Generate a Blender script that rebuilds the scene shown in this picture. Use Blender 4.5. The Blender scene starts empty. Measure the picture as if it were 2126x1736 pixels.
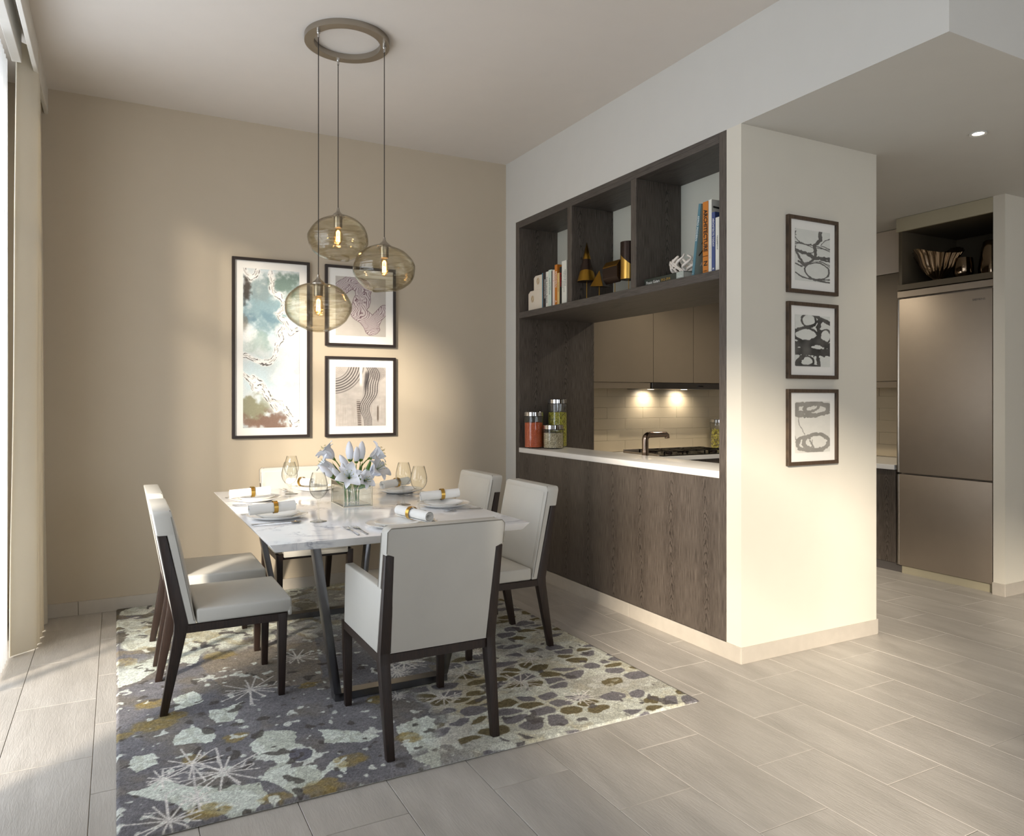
import bpy, bmesh, math, random
import numpy as np
from mathutils import Vector, Matrix
PI=math.pi
random.seed(7)
S=bpy.context.scene
COL=S.collection
# ------------------------------------------------------------------ camera
H=1.25
FPX=1546.5
cam=bpy.data.cameras.new('camera'); cam_o=bpy.data.objects.new('camera',cam); COL.objects.link(cam_o)
cam.sensor_fit='HORIZONTAL'; cam.sensor_width=36.0; cam.lens=FPX/2126*36.0
cam.shift_x=0.0; cam.shift_y=(829.5-868.0)/2126.0
cam_o.location=(0,0,H); cam_o.rotation_euler=(math.radians(90),0,-math.radians(27.977))
cam.clip_start=0.05; cam.clip_end=200
S.camera=cam_o
# ------------------------------------------------------------------ light
W=bpy.data.worlds.new('world'); S.world=W; W.use_nodes=True
bg=W.node_tree.nodes['Background']; bg.inputs[0].default_value=(0.90,0.94,1.0,1); bg.inputs[1].default_value=4.1
sun=bpy.data.lights.new('sun','SUN'); sun.energy=8.6; sun.color=(1.0,0.86,0.69); sun.angle=math.radians(6.5)
sun_o=bpy.data.objects.new('sun',sun); COL.objects.link(sun_o)
AZ=math.radians(42); EL=math.radians(19.5)
sd=Vector((math.cos(AZ)*math.cos(EL),math.sin(AZ)*math.cos(EL),-math.sin(EL)))
sun_o.rotation_euler=sd.to_track_quat('-Z','Y').to_euler(); sun_o.location=(-4,-2,5)
WX=-0.62
W1=(2.42,4.52); W2=(-4.3,0.62)
ZWT=2.90
for (a,b,c_) in (W1+(0.03,),(W2[0],-2.15,1.02),(-1.68,W2[1],1.02)):
    l=bpy.data.lights.new('window_portal','AREA'); l.shape='RECTANGLE'; l.size=ZWT-c_; l.size_y=b-a
    l.cycles.is_portal=True
    o=bpy.data.objects.new('window_portal',l); COL.objects.link(o); o.location=(WX-0.16,(a+b)/2,(ZWT+c_)/2)
    o.rotation_euler=(0,-PI/2,0)
WF=(1.0,4.2,0.6,2.6)   # unseen window added behind the camera for fill light: x0,x1,z0,z1
l=bpy.data.lights.new('window_portal','AREA'); l.shape='RECTANGLE'; l.size=WF[1]-WF[0]; l.size_y=WF[3]-WF[2]; l.cycles.is_portal=True
o=bpy.data.objects.new('window_portal',l); COL.objects.link(o); o.location=((WF[0]+WF[1])/2,-4.66,(WF[2]+WF[3])/2); o.rotation_euler=(PI/2,0,0)
vs=S.view_settings; vs.view_transform='Standard'; vs.look='None'; vs.gamma=1.0; vs.use_curve_mapping=False; vs.exposure=0.0
S.cycles.max_bounces=10; S.cycles.diffuse_bounces=6; S.cycles.transparent_max_bounces=32; S.cycles.glossy_bounces=4
S.cycles.sample_clamp_indirect=6.0; S.cycles.caustics_reflective=False; S.cycles.caustics_refractive=False
# ------------------------------------------------------------------ materials
def lin(c):
    c=c/255.0
    return c/12.92 if c<=0.04045 else ((c+0.055)/1.055)**2.4
def rgb(r,g,b): return (lin(r),lin(g),lin(b),1.0)
def newmat(name):
    m=bpy.data.materials.new(name); m.use_nodes=True
    nt=m.node_tree; bs=nt.nodes['Principled BSDF']
    return m,nt,bs
def N(nt,t,**k):
    n=nt.nodes.new(t)
    for a,b in k.items(): setattr(n,a,b)
    return n
def L(nt,a,b): nt.links.new(a,b)
def ramp(nt,fac,stops):
    r=N(nt,'ShaderNodeValToRGB'); L(nt,fac,r.inputs[0]); e=r.color_ramp.elements
    e[0].position=stops[0][0]; e[0].color=stops[0][1]; e[1].position=stops[-1][0]; e[1].color=stops[-1][1]
    for p,c in stops[1:-1]:
        q=e.new(p); q.color=c
    return r
def noise(nt,vec,scale,detail=3,rough=.5,dist=0):
    n=N(nt,'ShaderNodeTexNoise'); n.inputs['Scale'].default_value=scale; n.inputs['Detail'].default_value=detail
    n.inputs['Roughness'].default_value=rough; n.inputs['Distortion'].default_value=dist
    if vec is not None: L(nt,vec,n.inputs['Vector'])
    return n
def mapping(nt,scale,src='Object',loc=(0,0,0)):
    t=N(nt,'ShaderNodeTexCoord'); m=N(nt,'ShaderNodeMapping'); m.inputs['Scale'].default_value=scale; m.inputs['Location'].default_value=loc
    L(nt,t.outputs[src],m.inputs[0]); return m.outputs[0]
def bump(nt,bs,h,strength=.2,dist=.002):
    b=N(nt,'ShaderNodeBump'); b.inputs['Strength'].default_value=strength; b.inputs['Distance'].default_value=dist
    L(nt,h,b.inputs['Height']); L(nt,b.outputs[0],bs.inputs['Normal'])
def plain(name,c,rough=.5,metal=0.0,var=.04,nscale=8,bumps=0,bscale=150,coat=0,spec=None,emit=None,es=0):
    m,nt,bs=newmat(name)
    v=mapping(nt,(1,1,1)); n=noise(nt,v,nscale,3)
    hi=tuple(min(1,x*(1+var)) for x in c[:3])+(1,); lo=tuple(x*(1-var) for x in c[:3])+(1,)
    r=ramp(nt,n.outputs[0],[(.3,lo),(.7,hi)]); L(nt,r.outputs[0],bs.inputs['Base Color'])
    bs.inputs['Roughness'].default_value=rough; bs.inputs['Metallic'].default_value=metal
    if coat: bs.inputs['Coat Weight'].default_value=coat; bs.inputs['Coat Roughness'].default_value=.05
    if spec is not None: bs.inputs['Specular IOR Level'].default_value=spec
    if bumps: bump(nt,bs,noise(nt,v,bscale,4).outputs[0],bumps,.001)
    if emit: bs.inputs['Emission Color'].default_value=emit; bs.inputs['Emission Strength'].default_value=es
    return m
def swz(nt,cross,along,scale_c,scale_a):
    """vector (cross, along) from object coordinates; cross/along are strings of axes to add"""
    t=N(nt,'ShaderNodeTexCoord'); s=N(nt,'ShaderNodeSeparateXYZ'); L(nt,t.outputs['Object'],s.inputs[0])
    idx={'x':0,'y':1,'z':2}
    def summ(a):
        o=s.outputs[idx[a[0]]]
        for ch in a[1:]:
            k=N(nt,'ShaderNodeMath',operation='ADD'); L(nt,o,k.inputs[0]); L(nt,s.outputs[idx[ch]],k.inputs[1]); o=k.outputs[0]
        return o
    c=N(nt,'ShaderNodeMath',operation='MULTIPLY'); L(nt,summ(cross),c.inputs[0]); c.inputs[1].default_value=scale_c
    a=N(nt,'ShaderNodeMath',operation='MULTIPLY'); L(nt,summ(along),a.inputs[0]); a.inputs[1].default_value=scale_a
    cb=N(nt,'ShaderNodeCombineXYZ'); L(nt,c.outputs[0],cb.inputs[0]); L(nt,a.outputs[0],cb.inputs[1])
    return cb.outputs[0]
def wood(name,dark,mid,light,cross,along,rough=.5,big=1.0,rand=True,cath=False):
    m,nt,bs=newmat(name)
    v=swz(nt,cross,along,1,.09)
    if rand:
        oi=N(nt,'ShaderNodeObjectInfo'); mu=N(nt,'ShaderNodeMath',operation='MULTIPLY'); L(nt,oi.outputs['Random'],mu.inputs[0]); mu.inputs[1].default_value=0.0
        ad=N(nt,'ShaderNodeVectorMath',operation='ADD'); L(nt,v,ad.inputs[0]); L(nt,mu.outputs[0],ad.inputs[1]); v=ad.outputs[0]
    w=noise(nt,v,7.5*big,1.5,.5,.2)
    k=N(nt,'ShaderNodeMath',operation='MULTIPLY'); L(nt,w.outputs[0],k.inputs[0]); k.inputs[1].default_value=42
    fr=N(nt,'ShaderNodeMath',operation='SINE'); L(nt,k.outputs[0],fr.inputs[0])
    rings=ramp(nt,fr.outputs[0],[(0.0,(0,0,0,1)),(.75,(.1,.1,.1,1)),(1.0,(1,1,1,1))])
    if cath:
        def mth(op,a,b=None,c=None):
            n_=N(nt,'ShaderNodeMath',operation=op)
            for i_,q_ in enumerate((a,b,c)):
                if q_ is None: continue
                if isinstance(q_,(int,float)): n_.inputs[i_].default_value=q_
                else: L(nt,q_,n_.inputs[i_])
            return n_.outputs[0]
        se=N(nt,'ShaderNodeSeparateXYZ'); L(nt,swz(nt,cross,along,1,1),se.inputs[0])
        cr_,al_=se.outputs[0],se.outputs[1]
        wob=noise(nt,swz(nt,cross,along,.6,1.2),2.2,2).outputs[0]
        cr2=mth('ADD',cr_,mth('MULTIPLY',mth('SUBTRACT',wob,.5),.07))
        ul=mth('MULTIPLY',mth('SUBTRACT',mth('FRACT',mth('ADD',mth('DIVIDE',cr2,.262),10.30)),.5),.262)
        u2=mth('MULTIPLY',mth('MULTIPLY',ul,ul),190.0)
        ds=mth('MULTIPLY',noise(nt,swz(nt,cross,along,3.2,1.0),9,3,.6).outputs[0],.16)
        fld=mth('ADD',mth('ADD',al_,u2),ds)
        rw=mth('SINE',mth('MULTIPLY',fld,2*PI/.055))
        rings=ramp(nt,rw,[(0.0,(0,0,0,1)),(.45,(.1,.1,.1,1)),(.95,(1,1,1,1))])
        lat=ramp(nt,mth('ABSOLUTE',ul),[(.0,(1,)*3+(1,)),(.038,(.9,)*3+(1,)),(.066,(.0,)*3+(1,))])
    v2=swz(nt,cross,along,1,.03); fib=noise(nt,v2,330,3,.6)
    v3=swz(nt,cross,along,1,.12); lo=noise(nt,v3,5*big,2)
    f1=ramp(nt,fib.outputs[0],[(.3,dark),(.5,mid),(.75,light)])
    mix=N(nt,'ShaderNodeMix',data_type='RGBA'); L(nt,f1.outputs[0],mix.inputs['A']); mix.inputs['B'].default_value=dark
    msk=lat if cath else ramp(nt,lo.outputs[0],[(.42,(0.05,)*3+(1,)),(.6,(.8,)*3+(1,))])
    mm=N(nt,'ShaderNodeMath',operation='MULTIPLY'); L(nt,rings.outputs[0],mm.inputs[0]); L(nt,msk.outputs[0],mm.inputs[1])
    L(nt,mm.outputs[0],mix.inputs['Factor']); L(nt,mix.outputs['Result'],bs.inputs['Base Color'])
    bs.inputs['Roughness'].default_value=rough
    bump(nt,bs,fib.outputs[0],.15,.0006)
    return m
def glass(name,tint,edge,gloss=.04,rough=.0,thin=.9):
    """thin clear glass: tinted transparency that deepens towards grazing angles plus a Fresnel reflection"""
    m,nt,bs=newmat(name); nt.nodes.remove(bs); out=nt.nodes['Material Output']
    tr=N(nt,'ShaderNodeBsdfTransparent'); gl=N(nt,'ShaderNodeBsdfGlossy'); gl.inputs['Roughness'].default_value=rough
    lw=N(nt,'ShaderNodeLayerWeight'); lw.inputs[0].default_value=.25
    r=ramp(nt,lw.outputs['Facing'],[(.0,tint),(.35,tint),(.88,edge)]); L(nt,r.outputs[0],tr.inputs[0])
    l2=N(nt,'ShaderNodeLayerWeight'); l2.inputs[0].default_value=.5
    pw=N(nt,'ShaderNodeMath',operation='POWER'); L(nt,l2.outputs['Facing'],pw.inputs[0]); pw.inputs[1].default_value=4.5
    fr=N(nt,'ShaderNodeMath',operation='MULTIPLY_ADD'); L(nt,pw.outputs[0],fr.inputs[0]); fr.inputs[1].default_value=.8; fr.inputs[2].default_value=gloss
    mx=N(nt,'ShaderNodeMixShader'); L(nt,fr.outputs[0],mx.inputs[0]); L(nt,tr.outputs[0],mx.inputs[1]); L(nt,gl.outputs[0],mx.inputs[2])
    L(nt,mx.outputs[0],out.inputs[0]); return m
def vcol(name,rough=.8,spec=.2,bumps=0,bscale=600,sheen=0):
    m,nt,bs=newmat(name); a=N(nt,'ShaderNodeVertexColor',layer_name='Col'); L(nt,a.outputs[0],bs.inputs['Base Color'])
    bs.inputs['Roughness'].default_value=rough; bs.inputs['Specular IOR Level'].default_value=spec
    if bumps: bump(nt,bs,noise(nt,mapping(nt,(1,1,1)),bscale,3).outputs[0],bumps,.003)
    return m
MAT={}
MAT['white_paint']=plain('white_wall_paint',rgb(204,203,198),.7,var=.008)
MAT['cream_paint']=plain('cream_wall_paint',rgb(214,209,196),.7,var=.008)
MAT['taupe_paint']=plain('taupe_wall_paint',rgb(187,175,155),.7,var=.008)
MAT['ceiling_paint']=plain('ceiling_paint',rgb(216,210,203),.8,var=.01)
MAT['beam_paint']=plain('beam_paint',rgb(208,208,204),.8,var=.01)
MAT['skirting']=plain('skirting_tile',rgb(184,177,166),.5,nscale=20)
MAT['grout']=plain('grout',rgb(205,196,180),.9)
MAT['pelmet']=plain('pelmet_paint',rgb(215,212,205),.6)
MAT['wood_v']=wood('oak_veneer_vertical',rgb(50,43,38),rgb(84,76,69),rgb(106,97,89),'xy','z',cath=True)
MAT['wood_h']=wood('oak_veneer_horizontal',rgb(52,47,43),rgb(78,72,67),rgb(98,91,86),'xz','y')
MAT['walnut']=wood('dark_walnut',rgb(22,14,10),rgb(38,25,19),rgb(54,37,28),'xy','z',.45,big=6)
MAT['leather']=plain('pale_leather',rgb(200,198,191),.36,var=.02,bumps=.10,bscale=420,spec=.4)
MAT['piping']=plain('grey_piping',rgb(120,116,106),.6)
MAT['counter']=plain('white_quartz',rgb(238,236,232),.18,var=.01)
MAT['bronze_metal']=plain('brushed_gunmetal',rgb(118,118,120),.28,metal=1,var=.05)
MAT['nickel']=plain('brushed_nickel',rgb(168,160,148),.3,metal=1)
MAT['chrome']=plain('chrome',rgb(205,205,205),.08,metal=1,var=0)
MAT['steel']=plain('fridge_steel',rgb(172,160,146),.52,metal=.8,var=.02)
MAT['gold']=plain('brushed_gold',rgb(204,164,84),.32,metal=1)
MAT['dull_gold']=plain('aged_gold',rgb(150,115,45),.35,metal=1)
MAT['dark_bronze']=plain('dark_bronze',rgb(52,38,30),.35,metal=.6)
MAT['mirror_bronze']=plain('mirror_bronze',rgb(128,112,94),.09,metal=1,var=.02)
MAT['porcelain']=plain('white_porcelain',rgb(244,243,240),.12,var=.005)
MAT['linen']=plain('white_linen',rgb(243,243,240),.85,var=.02,bumps=.3,bscale=500)
MAT['drape']=plain('cream_drape',rgb(222,216,202),.9,var=.03,nscale=3)
nt_=MAT['drape'].node_tree; tl_=nt_.nodes.new('ShaderNodeBsdfTranslucent'); tl_.inputs[0].default_value=rgb(222,214,196); ms_=nt_.nodes.new('ShaderNodeMixShader'); ms_.inputs[0].default_value=.30
nt_.links.new(nt_.nodes['Principled BSDF'].outputs[0],ms_.inputs[1]); nt_.links.new(tl_.outputs[0],ms_.inputs[2]); nt_.links.new(ms_.outputs[0],nt_.nodes['Material Output'].inputs[0])
MAT['black']=plain('black_enamel',rgb(14,13,13),.2)
MAT['cord']=plain('black_cord',rgb(30,24,20),.5)
MAT['taupe_door']=plain('taupe_cabinet_door',rgb(118,107,92),.45,var=.02)
MAT['gloss_door']=plain('pale_gloss_cabinet_door',rgb(214,203,190),.2,var=.01)
MAT['fascia']=plain('beige_fascia',rgb(176,168,144),.5,var=.02)
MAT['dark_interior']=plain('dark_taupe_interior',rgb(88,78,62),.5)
MAT['splash']=plain('beige_splash_tile',rgb(196,182,156),.35,var=.05,nscale=3)
MAT['splash_grout']=plain('splash_grout',rgb(180,165,138),.8)
MAT['toe']=plain('grey_plinth',rgb(88,84,82),.4)
MAT['back_gloss']=plain('glossy_white_back_panel',rgb(205,205,192),.12,var=.01)
MAT['frame_dark']=plain('dark_picture_frame',rgb(38,28,22),.4)
MAT['frame_brown']=wood('brown_picture_frame',rgb(50,38,28),rgb(78,62,48),rgb(98,80,62),'x','z',.45,big=4)
MAT['mat_board']=plain('white_mat_board',rgb(234,232,226),.9,var=.005)
MAT['window_frame']=plain('grey_window_frame',rgb(110,110,112),.4)
MAT['ext_wall']=plain('outer_wall',rgb(170,165,158),.8)
MAT['white_box']=plain('cream_box',rgb(225,214,196),.5,var=.01)
MAT['coral']=plain('white_coral',rgb(232,224,214),.5,var=.02)
MAT['petal']=plain('lily_petal',rgb(232,234,240),.55,var=.03,nscale=30)
MAT['stem']=plain('green_stem',rgb(98,130,48),.5,var=.15,nscale=40)
MAT['leaf']=plain('green_leaf',rgb(76,118,40),.4,var=.15,nscale=30)
MAT['anther']=plain('pale_anther',rgb(190,180,120),.7)
MAT['glass']=glass('clear_glass',(.97,.97,.95,1),(.20,.20,.17,1))
MAT['vase_glass']=glass('vase_glass',(.975,.98,.965,1),(.86,.86,.82,1))
MAT['jar_glass']=glass('jar_glass',(.975,.98,.975,1),(.65,.65,.62,1))
MAT['pane']=glass('window_pane',(.97,.98,.99,1),(.9,.92,.94,1))
MAT['bulb_glass']=glass('bulb_glass',(1,.9,.72,1),(.95,.72,.4,1))
def smoked():
    m=glass('smoked_amber_glass',(.955,.94,.895,1),(.62,.57,.45,1)); nt=m.node_tree
    gl=[n for n in nt.nodes if n.type=='BSDF_GLOSSY'][0]; gl.inputs['Roughness'].default_value=.06
    tr=[n for n in nt.nodes if n.type=='BSDF_TRANSPARENT'][0]; r=[n for n in nt.nodes if n.type=='VALTORGB'][0]
    v=mapping(nt,(1.5,1.5,14)); n=noise(nt,v,3,2,.5,.6)
    rr=ramp(nt,n.outputs[0],[(.35,(.90,.88,.84,1)),(.5,(1,1,1,1)),(.65,(.93,.92,.88,1))])
    mx=N(nt,'ShaderNodeMix',data_type='RGBA',blend_type='MULTIPLY'); mx.inputs['Factor'].default_value=1
    L(nt,r.outputs[0],mx.inputs['A']); L(nt,rr.outputs[0],mx.inputs['B']); L(nt,mx.outputs['Result'],tr.inputs[0])
    b=N(nt,'ShaderNodeBump'); b.inputs['Strength'].default_value=.6; b.inputs['Distance'].default_value=.01
    L(nt,n.outputs[0],b.inputs['Height']); L(nt,b.outputs[0],gl.inputs['Normal'])
    return m
MAT['smoked']=smoked()
def emis(name,c,s):
    m,nt,bs=newmat(name); bs.inputs['Base Color'].default_value=c; bs.inputs['Emission Color'].default_value=c; bs.inputs['Emission Strength'].default_value=s
    n=noise(nt,mapping(nt,(1,1,1)),5,1); r=ramp(nt,n.outputs[0],[(0,c),(1,c)]); L(nt,r.outputs[0],bs.inputs['Emission Color']); return m
MAT['filament']=emis('glowing_filament',(1,.52,.14,1),22)
MAT['lamp_disc']=emis('lit_lamp_lens',(1,.92,.78,1),14)
def sheer():
    m,nt,bs=newmat('white_sheer_fabric'); nt.nodes.remove(bs); out=nt.nodes['Material Output']
    tr=N(nt,'ShaderNodeBsdfTransparent'); tl=N(nt,'ShaderNodeBsdfTranslucent'); df=N(nt,'ShaderNodeBsdfDiffuse')
    n=noise(nt,mapping(nt,(1,1,.2)),40,2); r=ramp(nt,n.outputs[0],[(.3,(.86,.86,.84,1)),(.7,(.93,.93,.92,1))])
    L(nt,r.outputs[0],tl.inputs[0]); L(nt,r.outputs[0],df.inputs[0])
    a=N(nt,'ShaderNodeMixShader'); a.inputs[0].default_value=.5; L(nt,tl.outputs[0],a.inputs[1]); L(nt,df.outputs[0],a.inputs[2])
    b=N(nt,'ShaderNodeMixShader'); b.inputs[0].default_value=.68; L(nt,tr.outputs[0],b.inputs[1]); L(nt,a.outputs[0],b.inputs[2])
    L(nt,b.outputs[0],out.inputs[0]); return m
MAT['sheer']=sheer()
def marble():
    m,nt,bs=newmat('white_marble')
    v=mapping(nt,(1.0,1.5,1)); wn=noise(nt,v,2.2,6,.62,.8)
    s=N(nt,'ShaderNodeMath',operation='SUBTRACT'); L(nt,wn.outputs[0],s.inputs[0]); s.inputs[1].default_value=.5
    ab=N(nt,'ShaderNodeMath',operation='ABSOLUTE'); L(nt,s.outputs[0],ab.inputs[0])
    vein=ramp(nt,ab.outputs[0],[(0,(1,1,1,1)),(.008,(.38,.38,.38,1)),(.028,(0,0,0,1))])
    mk=noise(nt,v,4.5,2); mr=ramp(nt,mk.outputs[0],[(.49,(0,0,0,1)),(.62,(.75,.75,.75,1))])
    mu=N(nt,'ShaderNodeMath',operation='MULTIPLY'); L(nt,vein.outputs[0],mu.inputs[0]); L(nt,mr.outputs[0],mu.inputs[1])
    base=ramp(nt,mk.outputs[0],[(.3,rgb(251,251,252)),(.7,rgb(247,248,250))])
    mx=N(nt,'ShaderNodeMix',data_type='RGBA'); L(nt,mu.outputs[0],mx.inputs['Factor']); L(nt,base.outputs[0],mx.inputs['A']); mx.inputs['B'].default_value=rgb(138,142,160)
    L(nt,mx.outputs['Result'],bs.inputs['Base Color']); bs.inputs['Roughness'].default_value=.10; bs.inputs['Specular IOR Level'].default_value=.35; return m
MAT['marble']=marble()
def floor_tile():
    m,nt,bs=newmat('timber_look_porcelain_tile')
    oi=N(nt,'ShaderNodeObjectInfo'); g=N(nt,'ShaderNodeNewGeometry')
    ad=N(nt,'ShaderNodeVectorMath',operation='ADD'); sc=N(nt,'ShaderNodeVectorMath',operation='SCALE'); cb=N(nt,'ShaderNodeCombineXYZ')
    for i in range(3): L(nt,oi.outputs['Random'],cb.inputs[i])
    L(nt,cb.outputs[0],sc.inputs[0]); sc.inputs['Scale'].default_value=23
    L(nt,g.outputs['Position'],ad.inputs[0]); L(nt,sc.outputs[0],ad.inputs[1])
    mp=N(nt,'ShaderNodeMapping'); mp.inputs['Scale'].default_value=(7,1.4,1); L(nt,ad.outputs[0],mp.inputs[0])
    n=noise(nt,mp.outputs[0],1.6,6,.6,.4)
    r=ramp(nt,n.outputs[0],[(.3,rgb(164,159,152)),(.5,rgb(175,170,163)),(.7,rgb(186,181,174))]); L(nt,r.outputs[0],bs.inputs['Base Color'])
    bs.inputs['Roughness'].default_value=.42
    mp2=N(nt,'ShaderNodeMapping'); mp2.inputs['Scale'].default_value=(120,14,1); L(nt,ad.outputs[0],mp2.inputs[0])
    n2=noise(nt,mp2.outputs[0],1.0,3,.6,1.2)
    bump(nt,bs,n2.outputs[0],.6,.0018); return m
MAT['floor_tile']=floor_tile()
MAT['print']=vcol('printed_paper',.7)
MAT['rug']=vcol('tufted_wool_pile',.95,.05,.9,420)
def grains(name,c1,c2,scale):
    m,nt,bs=newmat(name); v=N(nt,'ShaderNodeTexVoronoi'); v.inputs['Scale'].default_value=scale; L(nt,mapping(nt,(1,1,1)),v.inputs['Vector'])
    sp=N(nt,'ShaderNodeSeparateColor'); L(nt,v.outputs['Color'],sp.inputs[0])
    r=ramp(nt,sp.outputs[0],[(0,c1),(1,c2)]); L(nt,r.outputs[0],bs.inputs['Base Color']); bs.inputs['Roughness'].default_value=.8
    bump(nt,bs,v.outputs['Distance'],.8,.003); return m
MAT['lentil_red']=grains('red_lentils',rgb(196,82,40),rgb(226,112,66),260)
MAT['mung']=grains('green_mung_beans',rgb(58,62,10),rgb(222,216,84),210)
MAT['grain']=grains('speckled_grain',rgb(120,108,76),rgb(232,222,192),260)
MAT['pasta']=plain('yellow_green_pasta',rgb(206,196,96),.6)
# ------------------------------------------------------------------ builders
class B:
    def __init__(s): s.bm=bmesh.new()
    def box(s,x0,x1,y0,y1,z0,z1,bev=0,seg=2):
        r=bmesh.ops.create_cube(s.bm,size=1); vs=r['verts']
        for v in vs: v.co=Vector(((x0+x1)/2+v.co.x*(x1-x0),(y0+y1)/2+v.co.y*(y1-y0),(z0+z1)/2+v.co.z*(z1-z0)))
        if bev:
            es=list({e for v in vs for e in v.link_edges})
            bmesh.ops.bevel(s.bm,geom=es,offset=bev,segments=seg,profile=.5,affect='EDGES')
        return s
    def hexa(s,bot,top,bev=0,seg=2):
        """8-corner solid: bot/top lists of 4 points in order"""
        vb=[s.bm.verts.new(p) for p in bot]; vt=[s.bm.verts.new(p) for p in top]; n=len(bot)
        fs=[s.bm.faces.new(vb[::-1]),s.bm.faces.new(vt)]
        for i in range(n): fs.append(s.bm.faces.new((vb[i],vb[(i+1)%n],vt[(i+1)%n],vt[i])))
        if bev: bmesh.ops.bevel(s.bm,geom=list({e for f in fs for e in f.edges}),offset=bev,segments=seg,profile=.5,affect='EDGES')
        return s
    def lathe(s,prof,cx=0,cy=0,n=32,rad=None,z0=0):
        rings=[]
        for (r,z) in prof:
            if r<1e-6: rings.append([s.bm.verts.new((cx,cy,z+z0))])
            else:
                ring=[]
                for i in range(n):
                    a=2*PI*i/n; rr,zz=(r,z) if rad is None else rad(r,z,a)
                    ring.append(s.bm.verts.new((cx+rr*math.cos(a),cy+rr*math.sin(a),zz+z0)))
                rings.append(ring)
        for A,Bq in zip(rings,rings[1:]):
            for i in range(n):
                j=(i+1)%n
                if len(A)==1 and len(Bq)==1: continue
                if len(A)==1: s.bm.faces.new((A[0],Bq[j],Bq[i]))
                elif len(Bq)==1: s.bm.faces.new((A[i],A[j],Bq[0]))
                else: s.bm.faces.new((A[i],A[j],Bq[j],Bq[i]))
        return s
    def tube(s,pts,r,n=10,cap=True):
        pts=[Vector(p) for p in pts]; rs=r if isinstance(r,(list,tuple)) else [r]*len(pts)
        rings=[]; up=None
        for i,p in enumerate(pts):
            d=(pts[min(i+1,len(pts)-1)]-pts[max(i-1,0)]).normalized()
            if up is None:
                up=Vector((0,0,1)) if abs(d.z)<.9 else Vector((1,0,0))
            a=d.cross(up).normalized(); b=a.cross(d).normalized(); up=b
            rings.append([s.bm.verts.new(p+(a*math.cos(2*PI*k/n)+b*math.sin(2*PI*k/n))*rs[i]) for k in range(n)])
        for A,Bq in zip(rings,rings[1:]):
            for k in range(n): s.bm.faces.new((A[k],A[(k+1)%n],Bq[(k+1)%n],Bq[k]))
        if cap:
            s.bm.faces.new(rings[0][::-1]); s.bm.faces.new(rings[-1])
        return s
    def rectsweep(s,secs,bev=0):
        """secs: list of 4-point sections"""
        rs=[[s.bm.verts.new(p) for p in q] for q in secs]; fs=[]
        for A,Bq in zip(rs,rs[1:]):
            for k in range(4): fs.append(s.bm.faces.new((A[k],A[(k+1)%4],Bq[(k+1)%4],Bq[k])))
        fs.append(s.bm.faces.new(rs[0][::-1])); fs.append(s.bm.faces.new(rs[-1]))
        if bev: bmesh.ops.bevel(s.bm,geom=list({e for f in fs for e in f.edges if e.calc_length()>bev*2.5}),offset=bev,segments=2,profile=.5,affect='EDGES')
        return s
    def grid(s,nu,nv,f,close_u=False):
        g=[[s.bm.verts.new(f(i/(nu-1) if not close_u else i/nu,j/(nv-1))) for j in range(nv)] for i in range(nu)]
        for i in range(nu if close_u else nu-1):
            for j in range(nv-1): s.bm.faces.new((g[i][j],g[(i+1)%nu][j],g[(i+1)%nu][j+1],g[i][j+1]))
        return s
    def move(s,v):
        for q in s.bm.verts: q.co+=Vector(v)
        return s
    def xf(s,m):
        for q in s.bm.verts: q.co=m@q.co
        return s
def obj(name,b,mat,parent=None,world=False,sharp=29,solid=0):
    bm=b.bm if isinstance(b,B) else b
    if world and parent is not None:
        o0=parent
        off=Vector((0,0,0))
        while o0 is not None: off+=o0.location; o0=o0.parent
        for v in bm.verts: v.co-=off
    bmesh.ops.recalc_face_normals(bm,faces=bm.faces)
    if solid:
        g=bmesh.ops.solidify(bm,geom=list(bm.faces),thickness=solid)
    me=bpy.data.meshes.new(name); bm.to_mesh(me); bm.free()
    me.polygons.foreach_set('use_smooth',[True]*len(me.polygons)); me.set_sharp_from_angle(angle=math.radians(sharp))
    o=bpy.data.objects.new(name,me); COL.objects.link(o)
    if mat is not None: me.materials.append(MAT[mat] if isinstance(mat,str) else mat)
    if parent is not None: o.parent=parent
    return o
def tag(o,label,cat,group=None,kind=None):
    o['label']=label; o['category']=cat
    if group: o['group']=group
    if kind: o['kind']=kind
    return o
def thing(name,label,cat,loc=(0,0,0),rotz=0,group=None):
    o=bpy.data.objects.new(name,None); o.empty_display_size=.05; COL.objects.link(o); o.location=loc; o.rotation_euler=(0,0,rotz)
    return tag(o,label,cat,group)
def kids(o): return [c for c in ALLCH.get(o.name,[])]
def copytree(o,parent=None):
    c=o.copy(); COL.objects.link(c); c.parent=parent
    for ch in [x for x in bpy.data.objects if x.parent==o]: copytree(ch,c)
    return c
def dup(o,loc,rotz,label,group=None):
    c=copytree(o); c.location=loc; c.rotation_euler=(0,0,rotz); c['label']=label
    if group: c['group']=group
    return c
def struct(name,b,mat,parent=None,label=None):
    o=obj(name,b,mat,parent)
    if parent is None:
        o['kind']='structure'; o['label']=label or name; 
    return o
def text(s,size,mat,parent,mtx,name='lettering',ext=.0004,sx=1.0,bold=0.0,spacing=1.0):
    cu=bpy.data.curves.new('t','FONT'); cu.body=s; cu.size=size; cu.extrude=ext; cu.align_x='CENTER'; cu.align_y='CENTER'; cu.resolution_u=2; cu.offset=bold; cu.space_character=spacing
    to=bpy.data.objects.new('t',cu); COL.objects.link(to); 
    dg=bpy.context.evaluated_depsgraph_get(); me=bpy.data.meshes.new_from_object(to.evaluated_get(dg)); me.name=name
    bpy.data.objects.remove(to); bpy.data.curves.remove(cu)
    me.transform(Matrix.Diagonal((sx,1,1,1))); me.transform(mtx)
    me.materials.clear(); me.materials.append(MAT[mat] if isinstance(mat,str) else mat)
    o=bpy.data.objects.new(name,me); COL.objects.link(o); o.parent=parent; return o
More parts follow.
